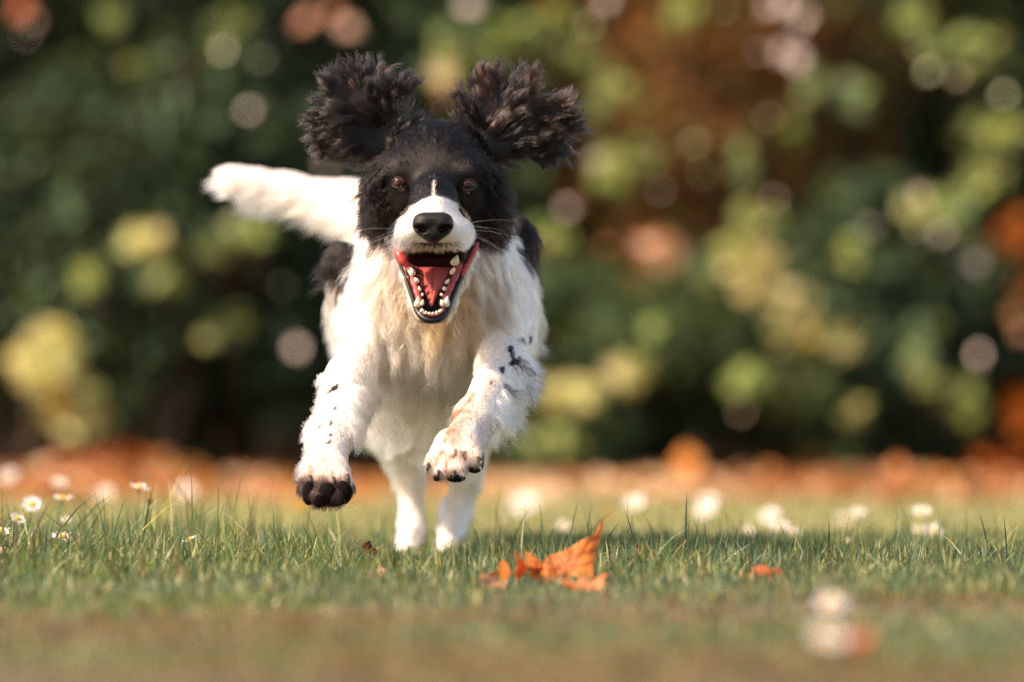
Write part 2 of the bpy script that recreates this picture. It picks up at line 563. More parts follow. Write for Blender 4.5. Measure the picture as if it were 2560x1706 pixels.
def build_background():
    # a tall dark evergreen hedge closes the lawn
    for i, (px, w, h, pal, lab) in enumerate([
        (-900, 2.6, 4.0, DARK, 'tall dark evergreen hedge bush beyond the left edge of the lawn'),
        (-250, 2.2, 4.2, DARK, 'tall dark evergreen hedge bush behind the blue-green laurel at far left'),
        (600, 2.4, 4.0, DARK, 'tall dark evergreen hedge bush behind the laurel left of the dog'),
        (1350, 2.2, 4.2, MID + BROWN[:1], 'tall mid green hedge bush standing behind the dog'),
        (2000, 2.6, 4.0, BROWN, 'tall brown leaved hedge bush right of the dog, behind the yellow-green shrubs'),
        (2750, 2.3, 4.2, DARK, 'tall dark hedge bush at far right behind the rust coloured bracken'),
        (3500, 2.6, 4.0, DARK, 'tall dark hedge bush beyond the right edge of the lawn'),
    ]):
        shrub(('hedge', i), 'hedge_bush', lab, 'bush', px, 18.0 + 0.3 * (i % 2), w, h, pal, 9000, 0.10, 20 + i, depth=1.6, group='tall hedge at the end of the lawn', lumps=26, trunk_r=0.06)
    for i, (px, Y, lab) in enumerate([(-600, 22, 'tall dark tree whose trunk stands behind the left end of the hedge'),
                                      (700, 23, 'tall dark tree whose trunk stands behind the hedge left of the dog'),
                                      (2000, 22.5, 'tall dark tree whose trunk stands behind the brown hedge bush'),
                                      (3300, 22, 'tall dark tree whose trunk stands behind the right end of the hedge')]):
        x = (px - 1280) * Y / FPX
        tree_like('tree', lab, 'tree', (x, Y, 0), (x, Y, 4.2), (2.0, 1.6, 2.4), 9000, 0.16, DARK, 1, 'trees behind the hedge', 60 + i, 0.16, 22, stem_name='trunk', fol_name='crown')
    n = 56000
    pp = np.stack([rng.uniform(-9, 9, n), rng.uniform(19.2, 20.4, n), rng.uniform(0.0, 1, n) ** 1.5 * 3.6], -1)
    pal = np.array(DARK)
    V, F, C = leaf_quads(n, pp - np.array([0, 19.8, 0]), rng.uniform(.16, .26, n), rng.normal(size=(n, 3)) * .7 + np.array([0, -1, .4]), pal[rng.integers(0, 3, n)] * rng.uniform(.6, 1.3, (n, 1)), .6)
    root = empty('ivy_bank', (0, 19.8, 0))
    tag(root, 'dark bank of ivy that fills the gaps behind the hedge bushes', 'ivy')
    o = np_obj('foliage', V, F, M_FOL, root, C, smooth=False); o['kind'] = 'stuff'
    # shrubs in front of the hedge
    G = 'shrubs along the end of the lawn'
    S = [
        ('laurel_a', 'laurel_shrub', 'dark blue-green laurel shrub at the left edge with a big leaf cluster low down painted cream for sun', 60, 15.6, 1.0, 1.3, DARK + TEAL[:1], 3200, .085),
        ('laurel_b', 'laurel_shrub', 'dull blue-green laurel shrub under the raised tail of the dog', 480, 15.3, 1.1, 1.25, TEAL + DARK + DARK[:2], 3600, .085),
        ('laurel_c', 'laurel_shrub', 'dark grey-green laurel shrub directly left of the dog body', 800, 15.5, .8, 1.2, TEAL + DARK + DARK[:1], 2600, .08),
        ('gold_a', 'sunpatch_shrub', 'dark tall shrub with a sun patch painted as golden yellow leaves above the tail of the dog', 520, 16.2, 1.2, 2.1, DARK + DARK + TEAL[:1], 3600, .085),
        ('dark_a', 'dark_shrub', 'nearly black tall shrub in the upper left corner', 130, 16.6, 1.1, 2.3, DARK, 3200, .085),
        ('mid_a', 'green_shrub', 'fresh green tall shrub behind the ears of the dog', 1180, 16.2, .72, 2.2, MID + TEAL, 3600, .085),
        ('mid_b', 'green_shrub', 'mid green tall shrub in the upper right corner', 2330, 16.4, .85, 2.2, MID + DARK, 3000, .085),
        ('brown_a', 'beech_shrub', 'copper brown beech shrub in the upper middle right of the dog head', 1790, 16.1, 1.25, 2.0, BROWN + BROWN + MID[:1], 5600, .08),
        ('yel_a', 'sunspray_shrub', 'yellow-green shrub right of the dog with clusters painted bright as if sunlit', 1830, 15.4, .85, .64, TEAL + MID, 3000, .075),
        ('yel_b', 'sunspray_shrub', 'low green shrub with sprays painted yellowish for sun close to the right elbow of the dog', 1420, 15.1, .75, .62, TEAL + MID, 2200, .075),
        ('low_a', 'green_shrub', 'low grey-green shrub at the right behind the far daisies', 2180, 15.3, .8, .85, TEAL + DARK, 2400, .08),
        ('rust_a', 'bracken_clump', 'low rust orange clump of dry bracken at the right edge', 2760, 15.0, .42, .5, RUST, 700, .075),
    ]
    for i, (k, nm, lab, px, Y, w, h, pal, n, ls) in enumerate(S):
        shrub(k, nm, lab, nm.split('_')[-1], px, Y, w, h, pal, n, ls, 100 + i, depth=.75, group=G, lumps=14, trunk_r=.02)
    # branch ends: yellow and gold leaves paint in the sun patches
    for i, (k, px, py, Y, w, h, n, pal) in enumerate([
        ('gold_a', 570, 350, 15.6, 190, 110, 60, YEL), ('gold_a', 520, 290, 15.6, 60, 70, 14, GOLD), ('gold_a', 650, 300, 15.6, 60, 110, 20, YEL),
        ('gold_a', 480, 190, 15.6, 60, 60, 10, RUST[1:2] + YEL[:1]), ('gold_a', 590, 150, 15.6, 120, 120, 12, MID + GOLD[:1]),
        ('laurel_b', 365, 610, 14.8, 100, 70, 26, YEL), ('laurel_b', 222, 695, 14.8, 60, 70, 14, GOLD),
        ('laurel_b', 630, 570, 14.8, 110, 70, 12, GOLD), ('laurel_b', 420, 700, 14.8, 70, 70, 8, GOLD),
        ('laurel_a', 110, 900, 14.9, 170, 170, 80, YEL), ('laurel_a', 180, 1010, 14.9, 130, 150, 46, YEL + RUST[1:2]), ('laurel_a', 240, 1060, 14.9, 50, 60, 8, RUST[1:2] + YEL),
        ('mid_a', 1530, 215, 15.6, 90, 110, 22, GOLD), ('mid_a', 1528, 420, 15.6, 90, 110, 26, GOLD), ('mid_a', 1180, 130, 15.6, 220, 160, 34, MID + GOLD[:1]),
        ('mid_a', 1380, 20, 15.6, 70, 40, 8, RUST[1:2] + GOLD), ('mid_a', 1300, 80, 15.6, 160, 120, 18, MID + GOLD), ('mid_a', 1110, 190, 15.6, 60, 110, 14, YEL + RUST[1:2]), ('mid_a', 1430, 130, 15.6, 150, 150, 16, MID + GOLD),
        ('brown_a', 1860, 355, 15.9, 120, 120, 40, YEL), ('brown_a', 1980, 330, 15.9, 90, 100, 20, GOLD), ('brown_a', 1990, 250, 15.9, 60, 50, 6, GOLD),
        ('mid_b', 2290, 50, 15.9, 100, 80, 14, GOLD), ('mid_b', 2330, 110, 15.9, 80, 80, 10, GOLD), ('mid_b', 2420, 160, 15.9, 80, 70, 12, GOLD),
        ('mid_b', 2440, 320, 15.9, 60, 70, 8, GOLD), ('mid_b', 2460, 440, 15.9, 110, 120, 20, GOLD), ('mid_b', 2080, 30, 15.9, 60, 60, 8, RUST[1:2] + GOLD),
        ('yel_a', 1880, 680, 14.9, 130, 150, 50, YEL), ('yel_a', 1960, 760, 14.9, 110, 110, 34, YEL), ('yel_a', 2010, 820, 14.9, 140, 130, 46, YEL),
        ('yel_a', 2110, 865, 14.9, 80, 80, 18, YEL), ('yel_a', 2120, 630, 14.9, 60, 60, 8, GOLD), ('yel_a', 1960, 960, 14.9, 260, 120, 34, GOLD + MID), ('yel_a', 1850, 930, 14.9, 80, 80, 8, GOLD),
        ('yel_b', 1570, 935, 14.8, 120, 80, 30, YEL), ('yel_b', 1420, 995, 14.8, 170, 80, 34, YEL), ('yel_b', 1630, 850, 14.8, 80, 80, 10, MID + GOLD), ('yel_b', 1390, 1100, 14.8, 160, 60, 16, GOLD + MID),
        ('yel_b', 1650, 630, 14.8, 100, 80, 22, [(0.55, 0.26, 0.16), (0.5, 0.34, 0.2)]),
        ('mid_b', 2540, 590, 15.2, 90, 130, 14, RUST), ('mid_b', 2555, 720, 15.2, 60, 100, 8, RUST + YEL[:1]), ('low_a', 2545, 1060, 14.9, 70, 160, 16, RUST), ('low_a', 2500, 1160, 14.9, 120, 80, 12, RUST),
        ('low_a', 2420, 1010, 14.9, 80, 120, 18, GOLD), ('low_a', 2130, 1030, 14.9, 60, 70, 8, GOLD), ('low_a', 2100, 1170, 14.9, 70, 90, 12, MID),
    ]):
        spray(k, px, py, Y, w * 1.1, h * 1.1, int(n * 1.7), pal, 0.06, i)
    rg = np.random.default_rng(123)
    for i in range(34):
        px, py = (rg.uniform(1330, 2540), rg.uniform(10, 1040)) if i % 3 else (rg.uniform(60, 760), rg.uniform(30, 900))
        k = (('brown_a' if py < 480 else 'yel_a') if px < 2050 else ('mid_b' if py < 480 else 'low_a')) if px > 1000 else ('gold_a' if py < 450 else 'laurel_b')
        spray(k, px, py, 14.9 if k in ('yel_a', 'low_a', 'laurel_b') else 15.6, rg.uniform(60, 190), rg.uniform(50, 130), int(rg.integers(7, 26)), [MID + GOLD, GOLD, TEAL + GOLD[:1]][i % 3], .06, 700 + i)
    # single leaves: bright orange ones, and pale ones painting in glints of light
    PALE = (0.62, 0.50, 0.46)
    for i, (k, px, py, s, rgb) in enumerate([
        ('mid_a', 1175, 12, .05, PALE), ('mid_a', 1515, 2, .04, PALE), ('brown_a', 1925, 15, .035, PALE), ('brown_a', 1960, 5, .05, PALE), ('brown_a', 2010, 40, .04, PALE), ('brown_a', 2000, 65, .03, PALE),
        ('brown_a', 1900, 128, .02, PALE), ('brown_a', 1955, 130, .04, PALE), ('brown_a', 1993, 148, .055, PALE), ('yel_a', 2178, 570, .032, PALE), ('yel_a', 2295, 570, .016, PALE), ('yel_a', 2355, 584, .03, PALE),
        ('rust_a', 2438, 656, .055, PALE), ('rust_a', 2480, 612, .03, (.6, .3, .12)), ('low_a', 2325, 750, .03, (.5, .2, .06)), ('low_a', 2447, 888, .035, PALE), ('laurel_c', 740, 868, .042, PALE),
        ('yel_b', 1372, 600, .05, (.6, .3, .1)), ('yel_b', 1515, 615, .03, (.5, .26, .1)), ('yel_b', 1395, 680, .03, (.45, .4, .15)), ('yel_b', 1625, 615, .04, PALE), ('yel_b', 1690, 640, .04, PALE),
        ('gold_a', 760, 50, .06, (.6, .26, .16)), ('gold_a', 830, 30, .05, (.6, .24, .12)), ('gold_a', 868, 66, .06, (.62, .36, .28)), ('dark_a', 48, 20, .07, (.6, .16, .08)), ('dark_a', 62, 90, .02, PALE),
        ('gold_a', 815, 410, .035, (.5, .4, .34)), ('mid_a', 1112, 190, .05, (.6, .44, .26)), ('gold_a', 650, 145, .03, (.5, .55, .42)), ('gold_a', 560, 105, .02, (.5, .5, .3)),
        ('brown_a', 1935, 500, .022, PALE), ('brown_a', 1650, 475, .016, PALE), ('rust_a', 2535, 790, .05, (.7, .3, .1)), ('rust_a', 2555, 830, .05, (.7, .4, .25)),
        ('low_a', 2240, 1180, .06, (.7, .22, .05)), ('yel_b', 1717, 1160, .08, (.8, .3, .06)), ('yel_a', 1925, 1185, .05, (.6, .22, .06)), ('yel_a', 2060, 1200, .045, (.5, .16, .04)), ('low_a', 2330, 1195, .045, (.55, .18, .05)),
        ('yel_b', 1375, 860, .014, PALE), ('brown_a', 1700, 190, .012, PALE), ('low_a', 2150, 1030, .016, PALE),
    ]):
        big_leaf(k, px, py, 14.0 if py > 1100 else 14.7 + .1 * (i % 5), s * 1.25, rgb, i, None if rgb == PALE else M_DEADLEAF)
    rg = np.random.default_rng(77)
    for i in range(24):
        right = i % 5 != 0
        px, py = (rg.uniform(1330, 2540), rg.uniform(20, 1080)) if right else (rg.uniform(20, 720), rg.uniform(20, 1000))
        k = ('brown_a' if py < 480 else 'yel_a') if px < 2050 else ('mid_b' if py < 480 else 'low_a')
        if not right: k = 'gold_a' if py < 450 else 'laurel_b'
        cl = [(.62, .50, .46), (.42, .52, .22), (.56, .40, .26), (.46, .5, .24)][i % 4]
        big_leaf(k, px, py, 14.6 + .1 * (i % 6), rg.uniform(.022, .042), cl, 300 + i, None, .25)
    # leaf litter in front of the shrubs
    n = 7000
    y = rng.uniform(10.6, 16.5, n)
    x = rng.uniform(-1, 1, n) * (.15 + .13 * y)
    q = np.stack([x, y, 0 * x], -1)
    heap = 0.012 + 0.02 * sstep(12.0, 15.0, y) * (0.4 + vnoise(q, 1.5, 8)) + 0.085 * np.exp(-((x + .98) / .22) ** 2 - ((y - 14.2) / .7) ** 2)
    keep = rng.random(n) < sstep(10.6, 12.4, y + 1.6 * (vnoise(q, 2., 9) - .5)) * (.25 + .75 * sstep(.38, .55, vnoise(q, 1.6, 19)))
    q[:, 2] = heap * rng.uniform(.3, 1, n)
    q = q[keep]; n = len(q)
    pal = np.array(RUST + [(0.5, 0.22, 0.06), (0.55, 0.30, 0.12), (0.30, 0.12, 0.04)])
    pale = np.array([(.74, .50, .32), (.72, .54, .36), (.70, .42, .22)])
    mid_ = np.exp(-((q[:, 0] * FPX / q[:, 1] + 1280 - 1420) / 330) ** 2)  # peach leaves gather mid-band to paint in its sunlit stretch
    cc = np.where((rng.random(n) < .15 + .75 * mid_)[:, None], pale[rng.integers(0, 3, n)], pal[rng.integers(0, len(pal), n)]) * rng.uniform(.7, 1.3, (n, 1))
    V, F, C = leaf_quads(n, q, rng.uniform(.05, .09, n), rng.normal(size=(n, 3)) * .55 + np.array([0, -.2, 1]), cc, .8, .4)
    o = np_obj('leaf_litter', V, F, M_DEADLEAF, None, C, smooth=False)
    tag(o, 'band of orange fallen leaves heaped along the foot of the shrubs', 'leaves', kind='stuff')


# ================================================================ DOG
def surface_nets(F, xs, ys, zs):
    s = F < 0
    a = s[:-1, :-1, :-1]
    cnt = np.zeros(a.shape, np.uint8)
    for dx in (0, 1):
        for dy in (0, 1):
            for dz in (0, 1):
                cnt += s[dx:s.shape[0] - 1 + dx, dy:s.shape[1] - 1 + dy, dz:s.shape[2] - 1 + dz]
    act = (cnt > 0) & (cnt < 8)
    I = np.argwhere(act)
    idx = np.full(a.shape, -1, np.int32)
    idx[act] = np.arange(len(I))
    cv = {}
    for c in range(8):
        o = np.array([c & 1, (c >> 1) & 1, c >> 2])
        cv[c] = F[I[:, 0] + o[0], I[:, 1] + o[1], I[:, 2] + o[2]]
    acc = np.zeros((len(I), 3)); w = np.zeros(len(I))
    for c in range(8):
        for ax in range(3):
            if not (c >> ax) & 1:
                d = c | (1 << ax)
                f0, f1 = cv[c], cv[d]
                m = (f0 < 0) != (f1 < 0)
                t = np.where(m, f0 / np.where(m, f0 - f1, 1), 0)
                p = np.tile(np.array([c & 1, (c >> 1) & 1, c >> 2], float), (len(I), 1))
                p[:, ax] = t
                acc += p * m[:, None]
                w += m
    q = I + acc / w[:, None]
    V = np.stack([np.interp(q[:, 0], np.arange(len(xs)), xs), np.interp(q[:, 1], np.arange(len(ys)), ys), np.interp(q[:, 2], np.arange(len(zs)), zs)], -1)
    Q = []
    for ax in range(3):
        sl0 = [slice(None)] * 3; sl1 = [slice(None)] * 3
        sl0[ax] = slice(0, -1); sl1[ax] = slice(1, None)
        e = s[tuple(sl0)] != s[tuple(sl1)]
        E = np.argwhere(e)
        b, c = [(1, 2), (2, 0), (0, 1)][ax]
        ok = (E[:, b] > 0) & (E[:, c] > 0) & (E[:, b] < s.shape[b] - 1) & (E[:, c] < s.shape[c] - 1)
        E = E[ok]
        ins = s[E[:, 0], E[:, 1], E[:, 2]]
        def g(db, dc):
            K = E.copy(); K[:, b] += db; K[:, c] += dc
            return idx[K[:, 0], K[:, 1], K[:, 2]]
        q4 = np.stack([g(-1, -1), g(0, -1), g(0, 0), g(-1, 0)], -1)
        q4 = np.where(ins[:, None], q4, q4[:, ::-1])
        Q.append(q4)
    return V, np.concatenate(Q)


class Field:
    def __init__(s, xs, ys, zs, big=0.05):
        s.xs, s.ys, s.zs = xs, ys, zs
        s.F = np.full((len(xs), len(ys), len(zs)), big, np.float32)

    def _win(s, lo, hi):
        sl = []
        for a, l, h in zip((s.xs, s.ys, s.zs), lo, hi):
            sl.append(slice(max(0, np.searchsorted(a, l) - 1), min(len(a), np.searchsorted(a, h) + 1)))
        X = s.xs[sl[0]][:, None, None]; Y = s.ys[sl[1]][None, :, None]; Z = s.zs[sl[2]][None, None, :]
        return tuple(sl), X, Y, Z

    def _put(s, sl, d, k, carve=False):
        f = s.F[sl]
        if carve:
            d = -d
            h = np.maximum(k - np.abs(f - d), 0) / k
            s.F[sl] = np.maximum(f, d) + h * h * k * .25
        else:
            h = np.maximum(k - np.abs(f - d), 0) / k
            s.F[sl] = np.minimum(f, d) - h * h * k * .25

    def cap(s, p0, r0, p1, r1, k=.015, carve=False):
        p0, p1 = np.asarray(p0), np.asarray(p1)
        m = max(r0, r1) + .055
        sl, X, Y, Z = s._win(np.minimum(p0, p1) - m, np.maximum(p0, p1) + m)
        d = p1 - p0
        L2 = d @ d + 1e-12
        t = np.clip(((X - p0[0]) * d[0] + (Y - p0[1]) * d[1] + (Z - p0[2]) * d[2]) / L2, 0, 1)
        D = np.sqrt((X - p0[0] - t * d[0]) ** 2 + (Y - p0[1] - t * d[1]) ** 2 + (Z - p0[2] - t * d[2]) ** 2) - (r0 + (r1 - r0) * t)
        s._put(sl, D.astype(np.float32), k, carve)

    def ell(s, c, r, k=.015, carve=False, rot=None):
        c, r = np.asarray(c), np.asarray(r)
        m = (max(r) if rot is not None else r) + .055
        sl, X, Y, Z = s._win(c - m, c + m)
        x, y, z = X - c[0], Y - c[1], Z - c[2]
        if rot is not None:
            R = np.asarray(rot)
            x, y, z = [R[0, i] * x + R[1, i] * y + R[2, i] * z for i in range(3)]
        k0 = np.sqrt((x / r[0]) ** 2 + (y / r[1]) ** 2 + (z / r[2]) ** 2)
        k1 = np.sqrt((x / r[0] ** 2) ** 2 + (y / r[1] ** 2) ** 2 + (z / r[2] ** 2) ** 2) + 1e-9
        D = k0 * (k0 - 1.0) / k1
        s._put(sl, D.astype(np.float32), k, carve)


def E(f, px, py, Y, rx, ry, rz, k=.015, carve=False, rot=None):
    f.ell(P(px, py, Y), (px2m(rx, Y), ry, px2m(rz, Y)), k, carve, rot)


def CH(f, pts, k=.015, carve=False):
    """chain of tapered limbs: (px, py, Y, r_px)"""
    for a, b in zip(pts[:-1], pts[1:]):
        f.cap(P(*a[:3]), px2m(a[3], a[2]), P(*b[:3]), px2m(b[3], b[2]), k, carve)


def roty(deg):
    a = math.radians(deg)
    return np.array([[math.cos(a), 0, math.sin(a)], [0, 1, 0], [-math.sin(a), 0, math.cos(a)]])


def smooth_mesh(V, Q, it=2, lam=.5):
    n = len(V)
    a = np.concatenate([Q[:, [0, 1]], Q[:, [1, 2]], Q[:, [2, 3]], Q[:, [3, 0]]])
    a = np.concatenate([a, a[:, ::-1]])
    deg = np.bincount(a[:, 0], minlength=n)[:, None]
    for _ in range(it):
        S = np.stack([np.bincount(a[:, 0], weights=V[a[:, 1], i], minlength=n) for i in range(3)], -1)
        V = V + lam * (S / np.maximum(deg, 1) - V)
    return V


def build_dog():
    root = empty('dog', (-0.075, 5.45, 0.0), absolute=True)
    tag(root, 'black and white spaniel leaping towards the camera, mouth wide open and ears flying up', 'dog')
    xs = np.arange(-.345, .115, .0028)
    ys = np.concatenate([np.arange(4.95, 5.26, .0028), np.arange(5.26, 6.10, .0048)])
    zs = np.arange(-.004, .50, .0028)
    fld = {k: Field(xs, ys, zs) for k in ('head', 'ear', 'torso', 'fore', 'hind', 'tail')}
    h = fld['head']
    E(h, 1090, 418, 5.160, 122, .065, 98, .02)
    E(h, 1003, 428, 5.118, 56, .030, 42, .02); E(h, 1170, 431, 5.118, 56, .030, 42, .02)
    CH(h, [(1086, 450, 5.115, 50), (1084, 505, 5.065, 47), (1082, 550, 5.018, 45)], .02)
    E(h, 1036, 583, 5.045, 58, .046, 46, .014); E(h, 1127, 583, 5.045, 56, .046, 45, .014)
    E(h, 1082, 600, 5.055, 60, .045, 24, .012)
    E(h, 982, 500, 5.155, 46, .055, 78, .02); E(h, 1198, 505, 5.155, 48, .055, 82, .02)
    E(h, 1095, 365, 5.205, 128, .05, 46, .02)
    E(h, 1088, 600, 5.185, 110, .05, 80, .02)
    # eye sockets
    E(h, 1000, 461, 5.080, 24, .010, 16, .008, True); E(h, 1171, 465, 5.080, 24, .010, 16, .008, True)
    # lower jaw with its trough
    CH(h, [(1088, 630, 5.13, 86), (1081, 762, 5.068, 50)], .012)
    CH(h, [(997, 630, 5.093, 13), (1018, 700, 5.070, 13), (1037, 768, 5.047, 13), (1057, 792, 5.038, 14), (1102, 792, 5.038, 14), (1123, 766, 5.047, 13), (1153, 695, 5.070, 13), (1186, 622, 5.093, 13)], .008)
    CH(h, [(1090, 640, 5.075, 60), (1083, 700, 5.050, 46), (1080, 757, 5.030, 28)], .006, True)
    E(h, 1088, 650, 5.10, 72, .03, 26, .008, True)
    e = fld['ear']
    for (px, py, a, b, ang) in [(893, 288, 62, 46, 20), (938, 268, 48, 28, 25), (880, 335, 50, 24, 10), (955, 345, 58, 44, 10)]:
        E(e, px, py, 5.19, a, .008, b, .02, rot=roty(ang))
    for (px, py, a, b, ang) in [(1288, 300, 70, 50, -20), (1248, 262, 44, 38, 10), (1335, 345, 50, 34, -30), (1215, 352, 58, 46, -8)]:
        E(e, px, py, 5.19, a, .008, b, .02, rot=roty(ang))
    t = fld['torso']
    CH(t, [(1092, 500, 5.25, 128), (1092, 600, 5.29, 160), (1092, 720, 5.335, 195)], .03)
    E(t, 1096, 780, 5.365, 180, .13, 160, .03)
    E(t, 945, 815, 5.345, 60, .09, 150, .03); E(t, 1250, 800, 5.345, 62, .09, 150, .03)
    t.cap((-.071, 5.44, .255), .092, (-.079, 5.76, .262), .086, .04)
    t.ell((-.083, 5.87, .275), (.092, .11, .092), .04)
    E(t, 1080, 1000, 5.66, 135, .15, 105, .03)
    CH(t, [(850, 625, 5.45, 24), (843, 670, 5.455, 28), (852, 715, 5.47, 24)], .02)
    CH(t, [(1296, 560, 5.45, 24), (1308, 600, 5.455, 25), (1306, 640, 5.47, 20)], .02)
    f = fld['fore']
    CH(f, [(922, 835, 5.315, 68), (876, 950, 5.225, 54), (831, 1085, 5.10, 45), (817, 1180, 5.035, 51)], .02)
    for px, py, Y, r in [(766, 1222, 5.008, 24), (797, 1243, 4.998, 27), (838, 1243, 4.998, 27), (866, 1222, 5.008, 24)]:
        CH(f, [(818 + (px - 818) * .6, 1175, 5.03, 26), (px, py, Y, r)], .008)
    CH(f, [(1262, 810, 5.32, 66), (1253, 920, 5.235, 54), (1192, 1045, 5.11, 46), (1153, 1112, 5.055, 50)], .02)
    for px, py, Y, r in [(1082, 1158, 5.03, 22), (1106, 1181, 5.018, 22), (1146, 1178, 5.018, 23), (1190, 1148, 5.03, 23)]:
        CH(f, [(1153 + (px - 1153) * .55, 1105, 5.05, 26), (px, py, Y, r)], .008)
    g = fld['hind']
    g.cap((-.132, 5.87, .25), .055, P(985, 1070, 5.69), px2m(58, 5.69), .02)
    CH(g, [(985, 1070, 5.69, 58), (1022, 1195, 5.80, 30), (1030, 1320, 5.78, 26), (1010, 1385, 5.70, 25)], .015)
    g.cap((-.035, 5.87, .25), .055, P(1172, 1070, 5.69), px2m(56, 5.69), .02)
    CH(g, [(1172, 1070, 5.69, 56), (1168, 1190, 5.80, 30), (1140, 1280, 5.81, 31), (1118, 1365, 5.74, 26)], .015)
    for fx, fy, fY in ((1010, 1388, 5.69), (1118, 1370, 5.73)):
        for dx in (-16, -5, 6, 17):
            E(g, fx + dx, fy + 6, fY - .015, 9, .014, 12, .006)
    w = fld['tail']
    w.cap((-.09, 5.92, .34), .035, P(880, 510, 5.98), px2m(42, 5.98), .02)
    CH(w, [(880, 505, 5.98, 52), (720, 478, 6.0, 38), (640, 460, 6.0, 30), (580, 446, 6.0, 22), (545, 437, 6.0, 11)], .02)
    names = list(fld)
    def smin(a, b, k):
        hh = np.maximum(k - np.abs(a - b), 0) / k
        return np.minimum(a, b) - hh * hh * k * .25
    F = fld['torso'].F
    for k in ('hind', 'fore', 'tail'): F = smin(F, fld[k].F, .022)
    F = smin(F, smin(fld['head'].F, fld['ear'].F, .012), .012)
    V, Q = surface_nets(F, xs, ys, zs)
    V = smooth_mesh(V, Q, 2)

    def label_of(p):
        i = np.clip(np.searchsorted(xs, p[:, 0]), 0, len(xs) - 1)
        j = np.clip(np.searchsorted(ys, p[:, 1]), 0, len(ys) - 1)
        k = np.clip(np.searchsorted(zs, p[:, 2]), 0, len(zs) - 1)
        return np.argmin(np.stack([fld[n].F[i, j, k] for n in names]), 0)

    HEAD, EAR, TORSO, FORE, HIND, TAIL = range(6)
    WHITE = np.array([0.77, 0.68, 0.60]); TAN = np.array([0.40, 0.225, 0.105]); BLACK = np.array([0.006, 0.004, 0.0035]); DIRT = np.array([0.22, 0.09, 0.035]); REDB = np.array([0.10, 0.035, 0.02])
    SPOTS = [(837, 970, 15, 6, -38), (808, 976, 5, 9, 30), (838, 1020, 6, 3, -40), (827, 1057, 4, 7, 30), (800, 1068, 3, 9, 20), (829, 1086, 4, 6, 30), (822, 1106, 7, 4, -40),
             (1306, 853, 12, 8, 30), (1328, 850, 5, 10, -10), (1277, 873, 12, 9, 40), (1283, 890, 7, 12, -20), (1288, 905, 17, 10, -20), (1296, 898, 7, 12, 20), (1256, 923, 7, 8, -20), (1264, 968, 5, 8, -15), (1229, 956, 3, 4, 0),
             (1309, 918, 3, 8, -15), (1329, 920, 3, 9, -20), (1321, 940, 3, 9, -20), (1301, 951, 4, 9, -20), (1253, 1062, 3, 10, 10),
             (1137, 1137, 4, 12, 15), (1160, 1139, 6, 13, -5), (1208, 1142, 5, 15, 25), (1196, 1148, 4, 10, 15)]

    def mouth_d(p):
        px, py = proj(p)
        # inside the open jaw: between the lip lines
        tt = np.clip((py - 612) / (795 - 612), 0, 1)
        xl = 992 + (1046 - 992) * tt; xr = 1190 + (1115 - 1190) * tt
        return np.minimum(px - xl, xr - px), px, py

    def coat(p, lab, jit=0.0):
        n = len(p)
        px, py = proj(p)
        px = px + rng.normal(0, 1, n) * jit; py = py + rng.normal(0, 1, n) * jit
        nz = vnoise(p, 45, 3) - .5
        nz2 = vnoise(p, 18, 4)
        c = np.tile(WHITE, (n, 1))
        tanw = (np.clip((nz2 - .08) * 1.7, 0, 1) * np.exp(-((px - 1110) / 200) ** 2) * 1.0)[:, None]  # tan chest locks, deepened to stand in for the head's shade
        c = np.where((lab == TORSO)[:, None] & (p[:, 1] < 5.5)[:, None], c * (1 - tanw) + TAN * tanw, c)
        belly_shade = ((lab == TORSO) & (p[:, 1] > 5.42) & (p[:, 2] < .235))[:, None] * np.clip(.35 + nz2, 0, .85)[:, None] * sstep(-.125, -.095, p[:, 0])[:, None]  # shade below the chest, put into the belly fur colour
        c = c * (1 - belly_shade) + np.array([.36, .30, .20]) * belly_shade
        # head
        adx = np.abs(px - 1086)
        arch = 492 + 0.0055 * adx ** 2 + .06 * np.maximum(adx - 78, 0) ** 2 + nz * 12
        muzz = (py > arch) & (np.abs(px - 1081) < 107 + nz * 10) & (p[:, 1] < 5.125)
        blaze = np.abs(px - 1083 - nz * 4) < np.clip((py - 430) * .07, 0, 4 + np.maximum(py - 470, 0) * .6) * (py < 505)
        jaw = (py > 640 - .0 * px) & (np.abs(px - 1085) < 120)
        c = np.where(((lab == HEAD) & (py > 640))[:, None], np.array([.42, .32, .23]), c)
        hb = (lab == HEAD) & ~(muzz | blaze | jaw) & ~(py > 625 + nz * 30)
        sad = (lab == TORSO) & (p[:, 1] > 5.375) & (p[:, 1] < 5.66) & (p[:, 2] > np.where(px < 1080, .270, .296) + nz * .03)
        neckside = (lab == TORSO) & (p[:, 1] < 5.33) & (py < 600) & (p[:, 1] > 5.22) & (np.abs(px - 1088) < 150) 
        blk = hb | (lab == EAR) | sad | neckside
        c = np.where(blk[:, None], BLACK * (1 + .5 * rng.random((n, 1))), c)
        warm = ((lab == EAR) & (vnoise(p, 110, 41) + .15 * rng.random(n) > .95 - .19 * (px > 1150)))
        c = np.where(warm[:, None], REDB * rng.uniform(.3, 1.0, (n, 1)), c)
        # spots on the forelegs
        for (sx, sy, a, b, ang) in SPOTS:
            ca, sa = math.cos(math.radians(ang)), math.sin(math.radians(ang))
            u = (px - sx) * ca + (py - sy) * sa; v = -(px - sx) * sa + (py - sy) * ca
            inn = (lab == FORE) & ((u / a) ** 2 + (v / b) ** 2 < 1 + nz)
            c = np.where(inn[:, None], BLACK, c)
        # mud on the paws
        def line(x0, y0, x1, y1, wd, amt):
            dx, dy = x1 - x0, y1 - y0
            tt = np.clip(((px - x0) * dx + (py - y0) * dy) / (dx * dx + dy * dy), 0, 1)
            dd = np.hypot(px - x0 - tt * dx, py - y0 - tt * dy)
            return amt * np.clip(1.4 - dd / wd + nz, 0, 1) * (lab == FORE)
